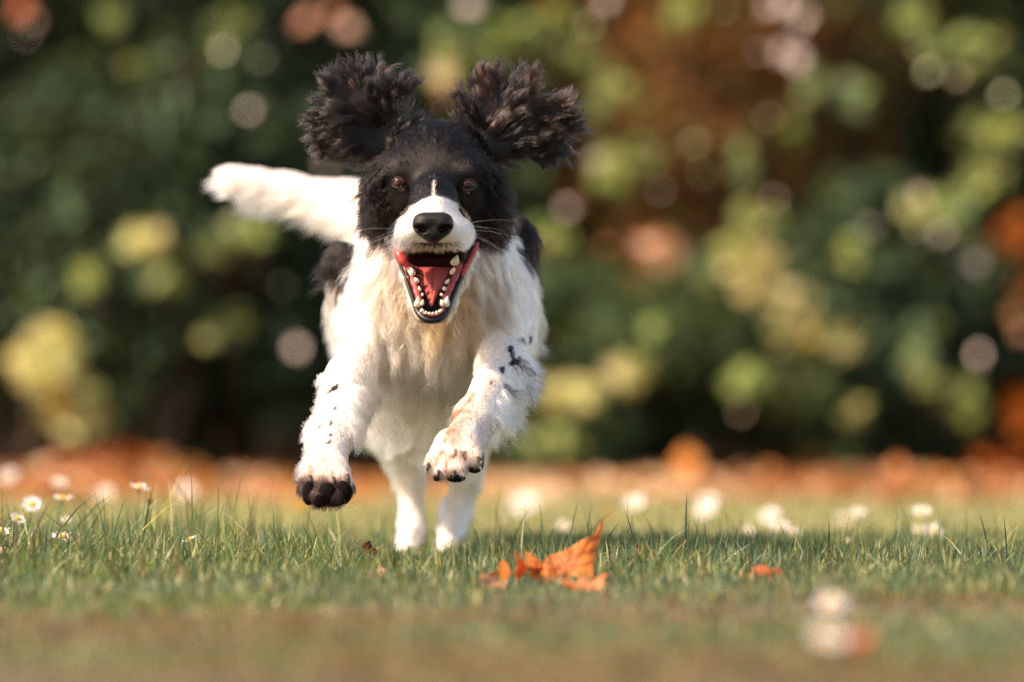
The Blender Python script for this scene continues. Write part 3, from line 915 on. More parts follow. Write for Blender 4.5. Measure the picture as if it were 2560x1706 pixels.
        mud = 1.25 * np.maximum.reduce([line(1183, 990, 1125, 1050, 11, .75), line(1128, 1075, 1112, 1100, 9, .7), line(1170, 1010, 1130, 1090, 30, .5), line(1210, 1060, 1190, 1130, 26, .28), line(1082, 1150, 1200, 1140, 16, .4), line(800, 1130, 812, 1190, 40, .25), line(1225, 960, 1205, 1010, 16, .3), line(1090, 1190, 1200, 1165, 12, .6), line(1105, 1130, 1088, 1165, 7, .7), line(1120, 1140, 1112, 1185, 6, .8),
                                 line(760, 1205, 870, 1200, 16, .62), line(776, 1170, 778, 1210, 6, .9), line(832, 1180, 836, 1215, 6, .9), line(775, 1265, 860, 1262, 22, .75), line(880, 1100, 875, 1190, 14, .3)])
        mud = np.clip(mud * (.75 + .9 * (vnoise(p, 150, 71) - .3)), 0, .92)
        c = c * (1 - mud[:, None]) + DIRT * mud[:, None]
        pink = (.30 * sstep(1120, 1190, py) * (lab == FORE))[:, None]
        c = c * (1 - pink) + np.array([.78, .50, .42]) * pink
        wet = ((lab == FORE) & (px < 900) & (p[:, 1] < 5.05)) * sstep(1184 + 16 * np.sin(px * .13), 1212, py + nz * 16)
        c = c * (1 - .95 * wet[:, None]) + np.array([.016, .006, .004]) * .97 * wet[:, None]
        dark = (lab == HIND) * sstep(5.80, 5.86, p[:, 1]) * 0
        return np.clip(c * rng.uniform(.92, 1.06, (n, 1)), 0, .92)

    lab_v = label_of(V)
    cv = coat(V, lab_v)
    md, mpx, mpy = mouth_d(V)
    mo = (md > 0) & (mpy > 606) & (mpy < 801 - .012 * (mpx - 1081) ** 2) & (V[:, 1] < 5.16) & (lab_v == HEAD)
    # only the carved trough
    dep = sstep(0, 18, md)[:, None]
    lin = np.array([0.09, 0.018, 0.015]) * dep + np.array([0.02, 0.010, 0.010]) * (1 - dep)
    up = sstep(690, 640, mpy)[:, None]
    lin = lin * (1 - up * .75) + np.array([.014, .005, .004]) * up * .75  # throat and palate darkened in the colour to imitate shade inside
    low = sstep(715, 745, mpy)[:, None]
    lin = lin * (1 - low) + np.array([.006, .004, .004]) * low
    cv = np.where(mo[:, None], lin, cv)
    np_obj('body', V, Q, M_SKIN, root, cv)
    bvh = BVHTree.FromPolygons(V.tolist(), Q.tolist())

    def surf(px, py):
        o = Vector((0, 0, CAM_H)); d = Vector(P(px, py, 5.0)) - o
        hit, nrm, i, dist = bvh.ray_cast(o, d.normalized())
        return (np.array(hit), np.array(nrm)) if hit is not None else (P(px, py, 5.1), np.array([0, -1., 0]))

    # ------------------------------------------------ fur
    T = np.concatenate([Q[:, [0, 1, 2]], Q[:, [0, 2, 3]]])
    A, B, C = V[T[:, 0]], V[T[:, 1]], V[T[:, 2]]
    cr = np.cross(B - A, C - A)
    area = np.linalg.norm(cr, axis=1) / 2
    fn = cr / (2 * area[:, None] + 1e-15)
    cen = (A + B + C) / 3
    fl = label_of(cen)
    tpx, tpy = proj(cen)
    nfront = fn[:, 1]
    # smooth vertex normals
    vn = np.zeros_like(V)
    for k in range(3):
        for i in range(3): vn[:, i] += np.bincount(T[:, k], weights=cr[:, i], minlength=len(V))
    vn = unit(vn)
    tmd, _, _ = mouth_d(cen)
    nofur = (fl == HEAD) & (tmd > -3) & (tpy > 622) & (tpy < 812) & (cen[:, 1] < 5.15)
    nofur |= (fl == HEAD) & (((tpx - 1082) / 50) ** 2 + ((tpy - 570) / 40) ** 2 < 1) & (cen[:, 1] < 5.03)
    for ex, ey in ((1000, 460), (1170, 465)):
        nofur |= (fl == HEAD) & (((tpx - ex) / 23) ** 2 + ((tpy - ey) / 17) ** 2 < 1)
    dens = np.array([90, 150, 18, 42, 22, 26])[fl] * 1e4
    dens = np.where((fl == TORSO) & (cen[:, 1] < 5.36), 45e4, dens)
    dens = np.where((fl == TORSO) & (cen[:, 1] > 5.7), 5e4, dens)
    dens = np.where(nfront > .35, dens * .25, dens)
    dens = np.where(nofur, 0, dens)
    cnt = rng.poisson(dens * area)
    ti = np.repeat(np.arange(len(T)), cnt)
    n = len(ti)
    u = rng.random((n, 2)); flip = u.sum(1) > 1; u[flip] = 1 - u[flip]
    b0 = 1 - u.sum(1)
    R = A[ti] * b0[:, None] + B[ti] * u[:, :1] + C[ti] * u[:, 1:]
    N = unit(vn[T[ti, 0]] * b0[:, None] + vn[T[ti, 1]] * u[:, :1] + vn[T[ti, 2]] * u[:, 1:])
    L = label_of(R)
    px, py = proj(R)
    flow = np.zeros((n, 3)); length = np.zeros(n); lift = np.full(n, .35); curl = np.zeros(n); cfreq = np.full(n, 1.0); clump = np.full(n, .35); rad = np.full(n, .00016)

    def S(mask, fl_=None, ln=None, lf=None, cu=None, fq=None, cl=None, rd=None):
        if fl_ is not None: flow[mask] = fl_[mask] if getattr(fl_, 'ndim', 1) == 2 else fl_
        if ln is not None: length[mask] = ln[mask] if np.ndim(ln) else ln
        if lf is not None: lift[mask] = lf
        if cu is not None: curl[mask] = cu
        if fq is not None: cfreq[mask] = fq
        if cl is not None: clump[mask] = cl
        if rd is not None: rad[mask] = rd
    dn = np.array([0, 0, -1.0])
    # head: away from the nose
    nose = P(1082, 545, 4.985)
    away = unit(R - nose)
    S(L == HEAD, unit(away + np.array([0, 0, -.1])), .0065, .08, .03, .8, .3, .00012)
    mz = (L == HEAD) & (R[:, 1] < 5.09) & (py > 490)
    S(mz, away + dn * .25, .0048, .12, .02, .5, .15, .00011)
    fore = (L == HEAD) & (py < 370)
    S(fore, unit(away + np.array([0, .6, .3])), .009, .12, .05, .8, .45, .00013)
    for ex, ey in ((1000, 460), (1170, 465)):
        de = np.hypot(px - ex, (py - ey) * 1.15)
        S((L == HEAD) & (de < 70), None, .0030 + (length - .0030) * sstep(22, 70, de), .07)
    side = (L == HEAD) & (np.abs(px - 1088) + rng.normal(0, 11, n) > 122) & (py > 350)
    sd = np.stack([np.sign(px - 1088) * .55, np.full(n, .25), np.full(n, -1.0)], -1)
    S(side, unit(sd), .010 + .012 * sstep(112, 142, np.abs(px - 1088)), .16, .2, 1.2, .65, .00015)
    jaw = (L == HEAD) & (py > 640)
    S(jaw, unit(dn + np.array([0, .5, 0])), .006, .1, .1, 1, .3, .00013)
    # torso
    S(L == TORSO, unit(dn + np.array([0, .5, 0])), .018, .15, .12, .8, .6, .0002)
    ch = (L == TORSO) & (R[:, 1] < 5.40)
    outw = np.stack([(px - 1092) / 260 * .55, np.full(n, -.05), np.full(n, -1.0)], -1)
    wv = np.stack([(vnoise(R, 28, 11) - .5) * 1.6, np.zeros(n), (vnoise(R, 28, 12) - .5) * .6], -1)
    S(ch, unit(outw + wv * 1.25), .032 + .018 * sstep(680, 900, py), .09, .13, 1.2, .94, .00016)
    nk = ch & (py < 640)
    S(nk, unit(outw * np.array([1.2, 1, 1]) + wv * .5), .02, .14, .07, .7, .7, .00016)
    sh = ch & (np.abs(px - 1092) > 175)
    S(sh, unit(outw * np.array([.5, 1, 1]) + wv * .4), .014, .08, .05, .7, .6, .00016)
    # legs
    axL = unit(P(818, 1180, 5.03) - P(900, 900, 5.26)); axR = unit(P(1150, 1112, 5.05) - P(1275, 880, 5.27))
    isl = px < 1060
    ax = np.where(isl[:, None], axL, axR)
    S(L == FORE, ax, .0062, .03, .02, .6, .45, .00014)
    paw = (L == FORE) & (py > np.where(isl, 1175, 1090))
    S(paw, ax + dn * .2, .0065, .08, .03, .6, .5, .00014)
    # feathering on the outer/back side of the forelegs
    fe = (L == FORE) & isl & (N[:, 0] < -.45) & (py > 930) & (py < 1200)
    S(fe, unit(axL + np.array([-.35, .3, 0])), .011, .25, .22, 1.1, .7, .00016)
    fe2 = (L == FORE) & isl & (N[:, 0] > .35) & (N[:, 1] > -.5) & (py > 960) & (py < 1080)
    S(fe2, unit(axL + np.array([.1, .6, -.4])), .020, .3, .2, 1.1, .8, .00016)
    fe3 = (L == FORE) & ~isl & ((N[:, 1] > .15) | (N[:, 0] > .75)) & (py > 880) & (py < 1040)
    S(fe3, unit(np.array([.40, .7, -1.0])), .024, .3, .2, 1.1, .8, .00016)
    S(L == HIND, unit(dn + np.array([0, .25, 0])), .010, .22, .06, .7, .4, .00018)
    th = (L == HIND) & (py < 1090)
    S(th, unit(dn + np.array([0, .3, 0])), .018, .25, .12, .8, .5, .0002)
    be = (L == TORSO) & (R[:, 1] > 5.45) & (N[:, 2] < .2)
    S(be, unit(dn + np.array([0, .3, 0])), .026, .3, .18, .9, .6, .0002)
    tx = unit(P(535, 434, 6.0) - P(880, 510, 5.98))
    S(L == TAIL, unit(tx + dn * .15), .0075, .05, .04, .5, .4, .00022)
    S((L == TAIL) & (N[:, 2] < -.1), unit(tx + dn * .55), .028, .12, .06, .5, .6, .00022)
    S((L == TAIL) & (px < 640), None, length * .55)
    # ears: fan out from the ear base
    eb = np.where((px < 1088)[:, None], P(985, 385, 5.19), P(1200, 375, 5.19))
    rd_ = (R - eb) * np.array([1, .3, 1])
    rl = np.linalg.norm(rd_, axis=1)
    fan = unit(unit(rd_) + np.stack([(vnoise(R, 20, 21) - .5) * 1.3, (vnoise(R, 20, 22) - .5) * .4, (vnoise(R, 20, 23) - .5) * 1.3 + .05], -1))
    fan = unit(fan - N * np.sum(fan * N, 1, keepdims=True) * .85)
    edge = sstep(.02, .06, rl)
    S(L == EAR, fan, .042 - .012 * edge, .07, .105, 1.5, .94, .00018)
    for (tx_, ty_, tr, gx, gy, ln_) in [(868, 245, 44, 846, 118, .038), (845, 260, 30, 792, 150, .034), (950, 255, 44, 1066, 162, .038), (905, 250, 30, 930, 165, .030), (995, 335, 30, 1072, 290, .028), (838, 335, 40, 775, 400, .030), (835, 300, 30, 752, 290, .030),
                                        (1215, 280, 30, 1160, 140, .032), (1250, 238, 34, 1178, 122, .034), (1290, 255, 34, 1335, 160, .034), (1340, 290, 36, 1462, 235, .036), (1365, 330, 34, 1470, 325, .038), (1195, 310, 26, 1146, 220, .032), (1350, 370, 40, 1405, 440, .026)]:
        mk = (L == EAR) & (np.hypot(px - tx_, py - ty_) < tr) & (rng.random(n) < .8)
        g_ = P(gx, gy, 5.19)
        S(mk, unit(g_ - R), ln_)
    length[:] = length * np.where(L == EAR, rng.uniform(.84, 1.06, n), rng.uniform(.65, 1.25, n))
    # clumps
    cellsz = np.where(L == EAR, .0075, np.where((L == TORSO) & ch, .010, .006))
    pick = []
    for lb, k_ in ((HEAD, 3200), (EAR, 300), (TORSO, 1900), (FORE, 2200), (HIND, 1200), (TAIL, 700)):
        w_ = np.flatnonzero(L == lb)
        pick.append(rng.choice(w_, min(k_, len(w_)), replace=False))
    pick = np.concatenate(pick)
    ncl = len(pick)
    kd = KDTree(ncl)
    for i, k in enumerate(pick): kd.insert(R[k], i)
    kd.balance()
    ci = np.array([kd.find(r)[1] for r in R])
    cr_ = pick[ci]
    cpos = R[cr_]
    phase = rng.uniform(0, 2 * np.pi, ncl)[ci] + rng.normal(0, 1, n) * np.where(L == EAR, .10, .26)
    phase = np.where(L == EAR, 2 * np.pi * (2.2 * vnoise(R, 24, 51) + .25 * vnoise(R, 130, 52)) + rng.normal(0, .10, n), phase)
    cj = rng.normal(size=(ncl, 3))[ci] * np.where(L == EAR, .17, np.where(L == TORSO, .13, .08))[:, None] + rng.normal(size=(n, 3)) * np.where(L == EAR, .04, np.where(L == TORSO, .055, .035))[:, None]
    cl_len = rng.uniform(.8, 1.2, ncl)[ci]
    length *= np.where(L == EAR, .5 + .5 * cl_len, cl_len)
    same = (L[cr_] == L)
    fcl = np.where(same[:, None], flow[cr_], flow)
    f2 = unit(flow * .4 + fcl * .6 + cj)
    ft = f2 - N * np.minimum(np.sum(f2 * N, 1, keepdims=True), 0) * .9
    ft = unit(ft)
    d0 = unit(ft + N * (lift[:, None] * 1.6))
    d1 = unit(ft + N * (lift[:, None] * .35))
    K = 8
    tt = np.linspace(0, 1, K)
    s1 = unit(np.cross(d1, N + .01)); s2 = np.cross(d1, s1)
    cc = np.where(same, clump, 0)
    rootd = np.clip(np.linalg.norm(cpos - R, axis=1), 0, .02)
    PT = np.zeros((n, K, 3), np.float32)
    for i, t_ in enumerate(tt):
        p = R + (length * t_)[:, None] * (d0 * (1 - t_ * .6) + d1 * (t_ * .6))
        am = length * curl * np.where(L == EAR, t_ ** 1.9, t_ ** 1.2)
        w_ = phase + t_ * cfreq * 2 * np.pi
        p = p + s1 * (am * np.sin(w_))[:, None] + s2 * (am * np.cos(w_) * .7)[:, None]
        p = p + (cpos - R) * (cc * np.where(L == EAR, t_ ** 1.5, t_ ** 1.4))[:, None] * .88
        PT[:, i] = p
    RD = rad[:, None] * np.array([1.0, 1.0, .98, .92, .82, .68, .48, .2])[None]
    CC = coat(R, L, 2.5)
    lockc = rng.uniform(.72, 1.12, ncl)[ci]
    CC = np.clip(CC * np.where((L == TORSO) | (L == EAR), lockc, 1)[:, None], 0, .92)

    def hair(name, sel, parent, pts=None, rads=None, cols=None, mat=None):
        pts = PT[sel] if pts is None else pts
        rads = RD[sel] if rads is None else rads
        cols = CC[sel] if cols is None else cols
        m, kk = pts.shape[:2]
        hc = bpy.data.hair_curves.new(name)
        hc.add_curves([kk] * m)
        hc.attributes['position'].data.foreach_set('vector', pts.astype(np.float32).ravel())
        ra = hc.attributes.get('radius') or hc.attributes.new('radius', 'FLOAT', 'POINT')
        ra.data.foreach_set('value', rads.astype(np.float32).ravel())
        ca = hc.attributes.new('col', 'FLOAT_COLOR', 'CURVE')
        c4 = np.ones((m, 4), np.float32); c4[:, :3] = cols
        ca.data.foreach_set('color', c4.ravel())
        hc.materials.append(mat or M_HAIR)
        o = link(bpy.data.objects.new(name, hc), parent)
        return o
    ear = L == EAR
    tag(hair('ear_fur', ear & (px < 1088), root, mat=M_HAIR_EAR), 'curly black fur of the flying ear on the left')
    tag(hair('ear_fur', ear & (px >= 1088), root, mat=M_HAIR_EAR), 'reddish black fur of the flying ear on the right')
    tag(hair('face_fur', L == HEAD, root), 'short black facial fur with a white muzzle and blaze')
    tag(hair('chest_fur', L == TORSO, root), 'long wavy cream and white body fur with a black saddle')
    tag(hair('leg_fur', L == FORE, root), 'white feathered fur with black spots and mud on the forelegs')
    hair('leg_fur', L == HIND, root)
    tag(hair('tail_fur', L == TAIL, root), 'white plume of the tail')
    print('FUR strands', n, [int((L == k).sum()) for k in range(6)])

    # whiskers
    W = []
    for i in range(14):
        sgn = -1 if i % 2 else 1
        s0, n0 = surf(1081 + sgn * rng.uniform(55, 92), rng.uniform(560, 612))
        d = unit(np.array([sgn * 1.0, -.25 + rng.normal() * .2, rng.uniform(-.45, .3)]))
        ln = rng.uniform(.03, .06)
        W.append([s0 + d * ln * t_ + np.array([0, .004, -.010]) * t_ ** 2 for t_ in tt])
    hair('whiskers', None, root, np.array(W), np.tile(np.linspace(.00011, .00004, K), (14, 1)), np.tile([.5, .45, .4], (14, 1)))

    # ------------------------------------------------ eyes
    m_eye, nt, b, out = mat_new('eye')
    tc = nt.nodes.new('ShaderNodeTexCoord')
    at = nt.nodes.new('ShaderNodeAttribute'); at.attribute_name = 'col'
    nt.links.new(at.outputs['Color'], b.inputs['Base Color'])
    b.inputs['Roughness'].default_value = 0.12
    b.inputs['IOR'].default_value = 1.34
    m_lid = mat_plain('eyelid_skin', (.012, .009, .009), .35, .5)
    for ex, ey in ((1000, 459), (1170, 464)):
        s0, n0 = surf(ex, ey)
        r = .0078
        c = s0 + np.array([0, r * .30, 0])
        g = Geo()
        g.ellipsoid((0, 0, 0), (r, r, r), nu=32, nv=24)
        v = g.v[0]
        gz = unit(np.array([0.0 - c[0], -c[1], CAM_H + .1 - c[2]]))
        ang = np.arccos(np.clip((v / r) @ gz, -1, 1))
        cc_ = np.where((ang < .40)[:, None], [.004, .003, .003], np.where((ang < .85)[:, None], [.070, .020, .007], [.03, .014, .010]))
        cc_ = np.where(((ang > .75) & (ang < .88))[:, None], [.02, .007, .004], cc_)
        g.v[0] = v + c
        g.obj('eye', m_eye, root, cols=cc_)
        g = Geo()
        ring = []
        for a in np.linspace(0, 2 * math.pi, 29):
            dx_, dz_ = math.cos(a) * .0070, math.sin(a) * (.0056 if math.sin(a) > 0 else .0047)
            ring.append(c + np.array([dx_, -math.sqrt(max(r * r - dx_ * dx_ - dz_ * dz_, 1e-6)) + .0003, dz_]))
        g.tube(ring, [.0012] * 29, 7, cap=False)
        g.obj('eyelid', m_lid, root)

    # ------------------------------------------------ nose
    nx = np.arange(-.026, .026, .0009)
    nF = Field(nx, np.arange(-.022, .03, .0009), np.arange(-.024, .022, .0009))
    for (x, z, a, bb) in [(-.0085, .002, .0095, .0105), (.0085, .002, .0095, .0105)]:
        nF.ell((x, .004, z), (a, .013, bb), .006)
    nF.ell((0, .004, .007), (.0155, .012, .0065), .006)
    nF.ell((0, .005, -.006), (.009, .012, .0085), .006)
    for sg in (-1, 1):
        nF.ell((sg * .0092, -.008, -.0015), (.0042, .010, .0036), .002, True)
        nF.ell((sg * .0142, -.006, .0005), (.0045, .008, .0016), .002, True)
    nF.cap((0, -.0105, -.001), .0009, (0, -.0085, -.016), .0009, .0015, True)
    v, q = surface_nets(nF.F, nF.xs, nF.ys, nF.zs)
    v = smooth_mesh(v, q, 1)
    v[:, 0] *= 1 - .30 * sstep(.002, -.018, v[:, 2])
    nc = P(1082, 570, 4.995)
    m_nose = mat_plain('nose_leather', (.008, .005, .004), .5, .3, noise=.3, nscale=900, bump=.5)
    np_obj('nose', v + nc, q, m_nose, root)

    # ------------------------------------------------ mouth
    m_tong = mat_plain('tongue_flesh', (.50, .10, .085), .25, .5, coat=.5, noise=.35, nscale=300, bump=.3)
    m_gum = mat_plain('gum_flesh', (.42, .075, .07), .3, .5, coat=.4, noise=.3, nscale=250, bump=.3)
    m_lip = mat_plain('lip_skin', (.006, .004, .005), .42, .35, coat=.1, noise=.2, nscale=300, bump=.2)
    m_lip2 = mat_plain('red_cheek_lining', (.46, .04, .035), .4, .4, coat=.3, noise=.25, nscale=200, bump=.3)
    m_tooth = mat_plain('tooth_enamel', (.76, .65, .48), .4, .4, coat=.15, noise=.2, nscale=300)
    # tongue: broad at the throat, narrowing to a point
    rows = [(1088, 712, 5.130, 40), (1088, 690, 5.124, 46), (1088, 674, 5.114, 50), (1088, 668, 5.104, 51), (1087, 671, 5.096, 50), (1086, 681, 5.087, 46), (1084, 702, 5.074, 36), (1083, 722, 5.063, 23), (1081, 740, 5.053, 13), (1080, 755, 5.045, 7), (1079, 766, 5.040, 3)]
    V2 = []; m_ = 17
    for (cx, cy, Y, hw_) in rows:
        for k in range(m_):
            a = -1 + 2 * k / (m_ - 1)
            dz = -.0026 * (1 - a * a) + (.0030 * math.exp(-(a / .10) ** 2))
            p = P(cx + a * hw_, cy, Y)
            p[1] += dz * min(1, hw_ / 25) + .004 * a * a
            V2.append(p)
    nt_ = len(rows)
    V2 = np.array(V2)
    back = V2 + np.array([0, .006, 0])
    F2 = []
    for i in range(nt_ - 1):
        for k in range(m_ - 1):
            F2.append((i * m_ + k, (i + 1) * m_ + k, (i + 1) * m_ + k + 1, i * m_ + k + 1))
    o2 = len(V2)
    F3 = [tuple(o2 + i for i in q_[::-1]) for q_ in F2]
    rim = [k for k in range(m_)] + [i * m_ + m_ - 1 for i in range(1, nt_)] + [(nt_ - 1) * m_ + k for k in range(m_ - 2, -1, -1)] + [i * m_ for i in range(nt_ - 2, 0, -1)]
    F4 = [(rim[i], rim[(i + 1) % len(rim)], o2 + rim[(i + 1) % len(rim)], o2 + rim[i]) for i in range(len(rim))]
    g = Geo(); g.add(np.concatenate([V2, back]), F2 + F3 + F4)
    g.obj('tongue', m_tong, root)
    # lips: black rim of the lower jaw
    g = Geo()
    lipc = [(992, 645, 5.086, 3), (1006, 676, 5.073, 5), (1020, 712, 5.060, 6), (1035, 755, 5.042, 7), (1044, 778, 5.032, 8), (1060, 796, 5.026, 9), (1080, 801, 5.024, 9), (1100, 796, 5.026, 9), (1117, 778, 5.032, 8), (1128, 750, 5.042, 7), (1148, 704, 5.060, 6), (1168, 664, 5.073, 5), (1188, 630, 5.086, 3)]
    lipc = curve_pts(lipc)
    g.tube([P(*q_[:3]) for q_ in lipc], [px2m(q_[3], 5.05) for q_ in lipc], 10)
    g.obj('lip', m_lip, root)
    # red lining of the cheeks at the mouth corners
    g = Geo()
    q_ = curve_pts([(986, 614, 5.090, 5), (995, 632, 5.082, 10), (1007, 652, 5.078, 12), (1019, 670, 5.078, 8), (1028, 690, 5.078, 4)], 4)
    g.tube([P(*w[:3]) for w in q_], [px2m(w[3], 5.08) for w in q_], 10, lump=.10)
    g.obj('cheek_lining', m_lip2, root)
    g = Geo()
    q_ = curve_pts([(1194, 608, 5.088, 4), (1187, 628, 5.081, 6), (1176, 650, 5.076, 6), (1165, 670, 5.070, 6), (1154, 692, 5.064, 5)], 4)
    g.tube([P(*w[:3]) for w in q_], [px2m(w[3], 5.08) for w in q_], 10, lump=.22)
    g.obj('cheek_lining', m_lip2, root)
    # gums
    for side_ in ([(1022, 672, 5.074, 7), (1031, 700, 5.066, 8), (1040, 725, 5.056, 9), (1046, 748, 5.046, 9), (1050, 768, 5.040, 7)], [(1152, 660, 5.074, 8), (1143, 690, 5.066, 9), (1130, 715, 5.056, 9), (1119, 742, 5.046, 10), (1113, 768, 5.040, 7)]):
        g = Geo()
        pp = []
        for a_, b_ in zip(side_[:-1], side_[1:]):
            for t_ in np.linspace(0, 1, 4)[:-1]:
                pp.append([a_[i] + (b_[i] - a_[i]) * t_ for i in range(4)])
        pp.append(list(side_[-1]))
        g.tube([P(*q_[:3]) for q_ in pp], [px2m(q_[3] * (1 + .22 * math.sin(i * 2.1)), 5.05) for i, q_ in enumerate(pp)], 9)
        g.obj('gum', m_gum, root)
    g = Geo()
    g.tube([P(x, y, Y) for x, y, Y in ((1048, 775, 5.036), (1062, 787, 5.031), (1080, 790, 5.029), (1098, 787, 5.031), (1110, 775, 5.036))], [px2m(r_, 5.03) for r_ in (5, 6, 6, 6, 5)], 9)
    g.obj('gum', m_gum, root)
    # teeth (px, py, Y, width, height, tilt)
    TE = [(1031, 679, 5.066, 7, 12, -20), (1041, 701, 5.058, 6.5, 11, -20), (1049, 722, 5.050, 6, 9, -15), (1056, 737, 5.044, 5, 7, -10), (1044, 755, 5.036, 7, 13, -8), (1056, 757, 5.034, 6.5, 11, 10),
          (1139, 651, 5.072, 9, 13, 15), (1132, 678, 5.064, 7, 12, 20), (1119, 704, 5.056, 6.5, 11, 20), (1111, 722, 5.048, 6, 9, 15), (1104, 737, 5.042, 5, 7, 10), (1117, 754, 5.036, 7, 13, 10), (1106, 758, 5.034, 6.5, 11, -12),
          (1055, 777, 5.029, 6, 8, -10), (1065, 782, 5.026, 5, 6.5, -4), (1073.5, 784, 5.025, 4.6, 6, 0), (1082, 784, 5.025, 4.6, 6, 0), (1091, 783, 5.026, 5, 6.5, 4), (1101, 778, 5.029, 6, 8, 10)]
    for (x, y, Y, w_, h_, tl) in TE:
        canine = h_ == 13
        tw, th_ = (.95, 1.15) if canine else (.74 * (1 + .18 * math.sin(x * 2.7)), .80 * (1 + .2 * math.sin(x * 1.3 + y)))
        tl = tl + 12 * math.sin(x * 3.1)
        g = Geo()
        g.ellipsoid((0, 0, 0), (px2m(w_, Y) * tw, .003, px2m(h_, Y) * th_), nu=10, nv=8)
        v = g.v[0]
        q_ = v[:, 2] / px2m(h_, Y)
        tp = .80 if canine else .45
        v[:, 0] *= 1.12 - tp * q_ + .12 * np.sin(x * 1.7) * q_
        v[:, 0] += .0006 * np.sin(x) * q_
        g.v[0] = v @ roty(tl).T + P(x, y, Y - .004)
        g.obj('tooth', m_tooth, root)

    # ------------------------------------------------ paw pads and claws
    m_pad = mat_plain('paw_pad_skin', (.007, .0035, .0025), .8, .08, noise=.4, nscale=400, bump=.8)
    m_claw = mat_plain('claw_horn', (.03, .018, .014), .35, .5)
    for (x, y, a, b_, dY) in [(772, 1234, 17, 30, 0), (798, 1252, 15, 19, 0), (818, 1233, 23, 27, 0), (858, 1232, 23, 30, 0)]:
        s0, n0 = surf(x, y)
        g = Geo()
        g.ellipsoid((0, 0, 0), (px2m(a, 5), .0040, px2m(b_, 5)), nu=16, nv=12)
        g.v[0] = g.v[0] + s0 + np.array([0, .0020, 0])
        g.obj('paw_pad', m_pad, root)
    for (x, y, a, b_) in [(1140, 1196, 24, 11), (1092, 1196, 9, 8), (1186, 1176, 16, 8)]:
        s0, n0 = surf(x, y - 8)
        g = Geo()
        g.ellipsoid((0, 0, 0), (px2m(a, 5), .012, px2m(b_, 5)), nu=14, nv=10)
        g.v[0] = g.v[0] + s0 + np.array([0, .006, -px2m(8, 5)])
        g.obj('paw_pad', m_pad, root)
    for (x, y, dx, dy) in [(776, 1192, 3, 26), (834, 1196, 3, 24), (868, 1190, 6, 20), (1072, 1160, -4, 26), (1098, 1178, -6, 24), (1136, 1180, -3, 22), (1205, 1150, 2, 24)]:
        s0, n0 = surf(x, y); s1_, _ = surf(x + dx * .7, y + dy * .6)
        g = Geo()
        a0 = s0 + np.array([0, .002, 0]); a2 = s0 + np.array([px2m(dx, 5), -.007, -px2m(dy, 5)])
        g.tube([a0, (a0 + a2) / 2 + np.array([0, -.005, .001]), a2], [.0022, .0018, .0004], 8)
        g.obj('claw', m_claw, root)


# ================================================================ DAISIES AND FALLEN LEAVES
M_PETAL = mat_leafy('daisy_petal', .6, .35, (1.05, 1., .95), .2)
M_YOLK = mat_plain('daisy_centre', (.75, .42, .03), .7, .2, noise=.3, nscale=2000, bump=.5)
M_STEM = mat_plain('daisy_stem', (.08, .13, .03), .6, .3)


def daisy(label, px, py, Y, tilt=(0.1, -0.5), size=.011, closed=.15):
    c = P(px, py, Y)
    c[2] = max(c[2], .012)
    root = empty('daisy', (c[0], c[1], 0))
    tag(root, label, 'daisy', 'daisies in the lawn')
    zc = c[2]
    nrm = unit(np.array([tilt[0], tilt[1], 1.0]))
    a = unit(np.cross(nrm, [0, 1, .01])); b = np.cross(nrm, a)
    top = np.array([0, 0, zc])
    n = 22
    V, F, C = [], [], []
    for i in range(n):
        w = 2 * math.pi * i / n + rng.normal() * .08
        r1 = size * rng.uniform(.85, 1.1)
        d = a * math.cos(w) + b * math.sin(w)
        s = -a * math.sin(w) + b * math.cos(w)
        wd = size * .125
        up = nrm * size * (closed + rng.normal() * .08)
        o = len(V)
        V += [top + d * size * .2 - s * wd * .5, top + d * size * .2 + s * wd * .5, top + d * r1 * .75 + s * wd + up * .6, top + d * r1 + up, top + d * r1 * .75 - s * wd + up * .6]
        F += [(o, o + 1, o + 2), (o, o + 2, o + 4), (o + 4, o + 2, o + 3)]
        pk = rng.random() < .25
        C += [(.82, .74 if pk else .80, .76 if pk else .80)] * 5
    np_obj('petals', V, F, M_PETAL, root, np.array(C), smooth=False)
    g = Geo(); g.ellipsoid((0, 0, 0), (size * .33, size * .33, size * .2), nu=12, nv=8)
    R = np.stack([a, b, nrm], 1)
    g.v[0] = g.v[0] @ R.T + top + nrm * size * .08
    g.obj('disc', M_YOLK, root)
    g = Geo()
    bx, by = rng.normal(0, .006, 2)
    g.tube([np.array([bx, by, -.004]), np.array([bx * .6, by * .6, zc * .5]), top - nrm * .001], [.0009, .0008, .0007], 6)
    g.obj('stem', M_STEM, root)


def yellow_flower(label, px, py, Y, size=.012):
    c = P(px, py, Y)
    root = empty('dandelion', (c[0], c[1], 0))
    tag(root, label, 'dandelion')
    top = np.array([0, 0, c[2]])
    V, F, C = [], [], []
    for ring, (k, rr, up) in enumerate([(16, 1.0, .25), (12, .7, .45), (8, .4, .6)]):
        for i in range(k):
            w = 2 * math.pi * (i + .5 * ring) / k
            d = np.array([math.cos(w), math.sin(w), 0]); s = np.array([-d[1], d[0], 0])
            o = len(V)
            V += [top, top + d * size * rr * .9 - s * size * .12 + np.array([0, 0, size * up]), top + d * size * rr + np.array([0, 0, size * up]), top + d * size * rr * .9 + s * size * .12 + np.array([0, 0, size * up])]
            F += [(o, o + 1, o + 2), (o, o + 2, o + 3)]
            C += [(.80, .42, .02)] * 4
    np_obj('petals', V, F, M_PETAL, root, np.array(C), smooth=False)
    g = Geo(); g.tube([np.array([0, 0, -.004]), np.array([.002, 0, c[2] * .5]), top], [.0013, .0011, .001], 6)
    g.obj('stem', M_STEM, root)


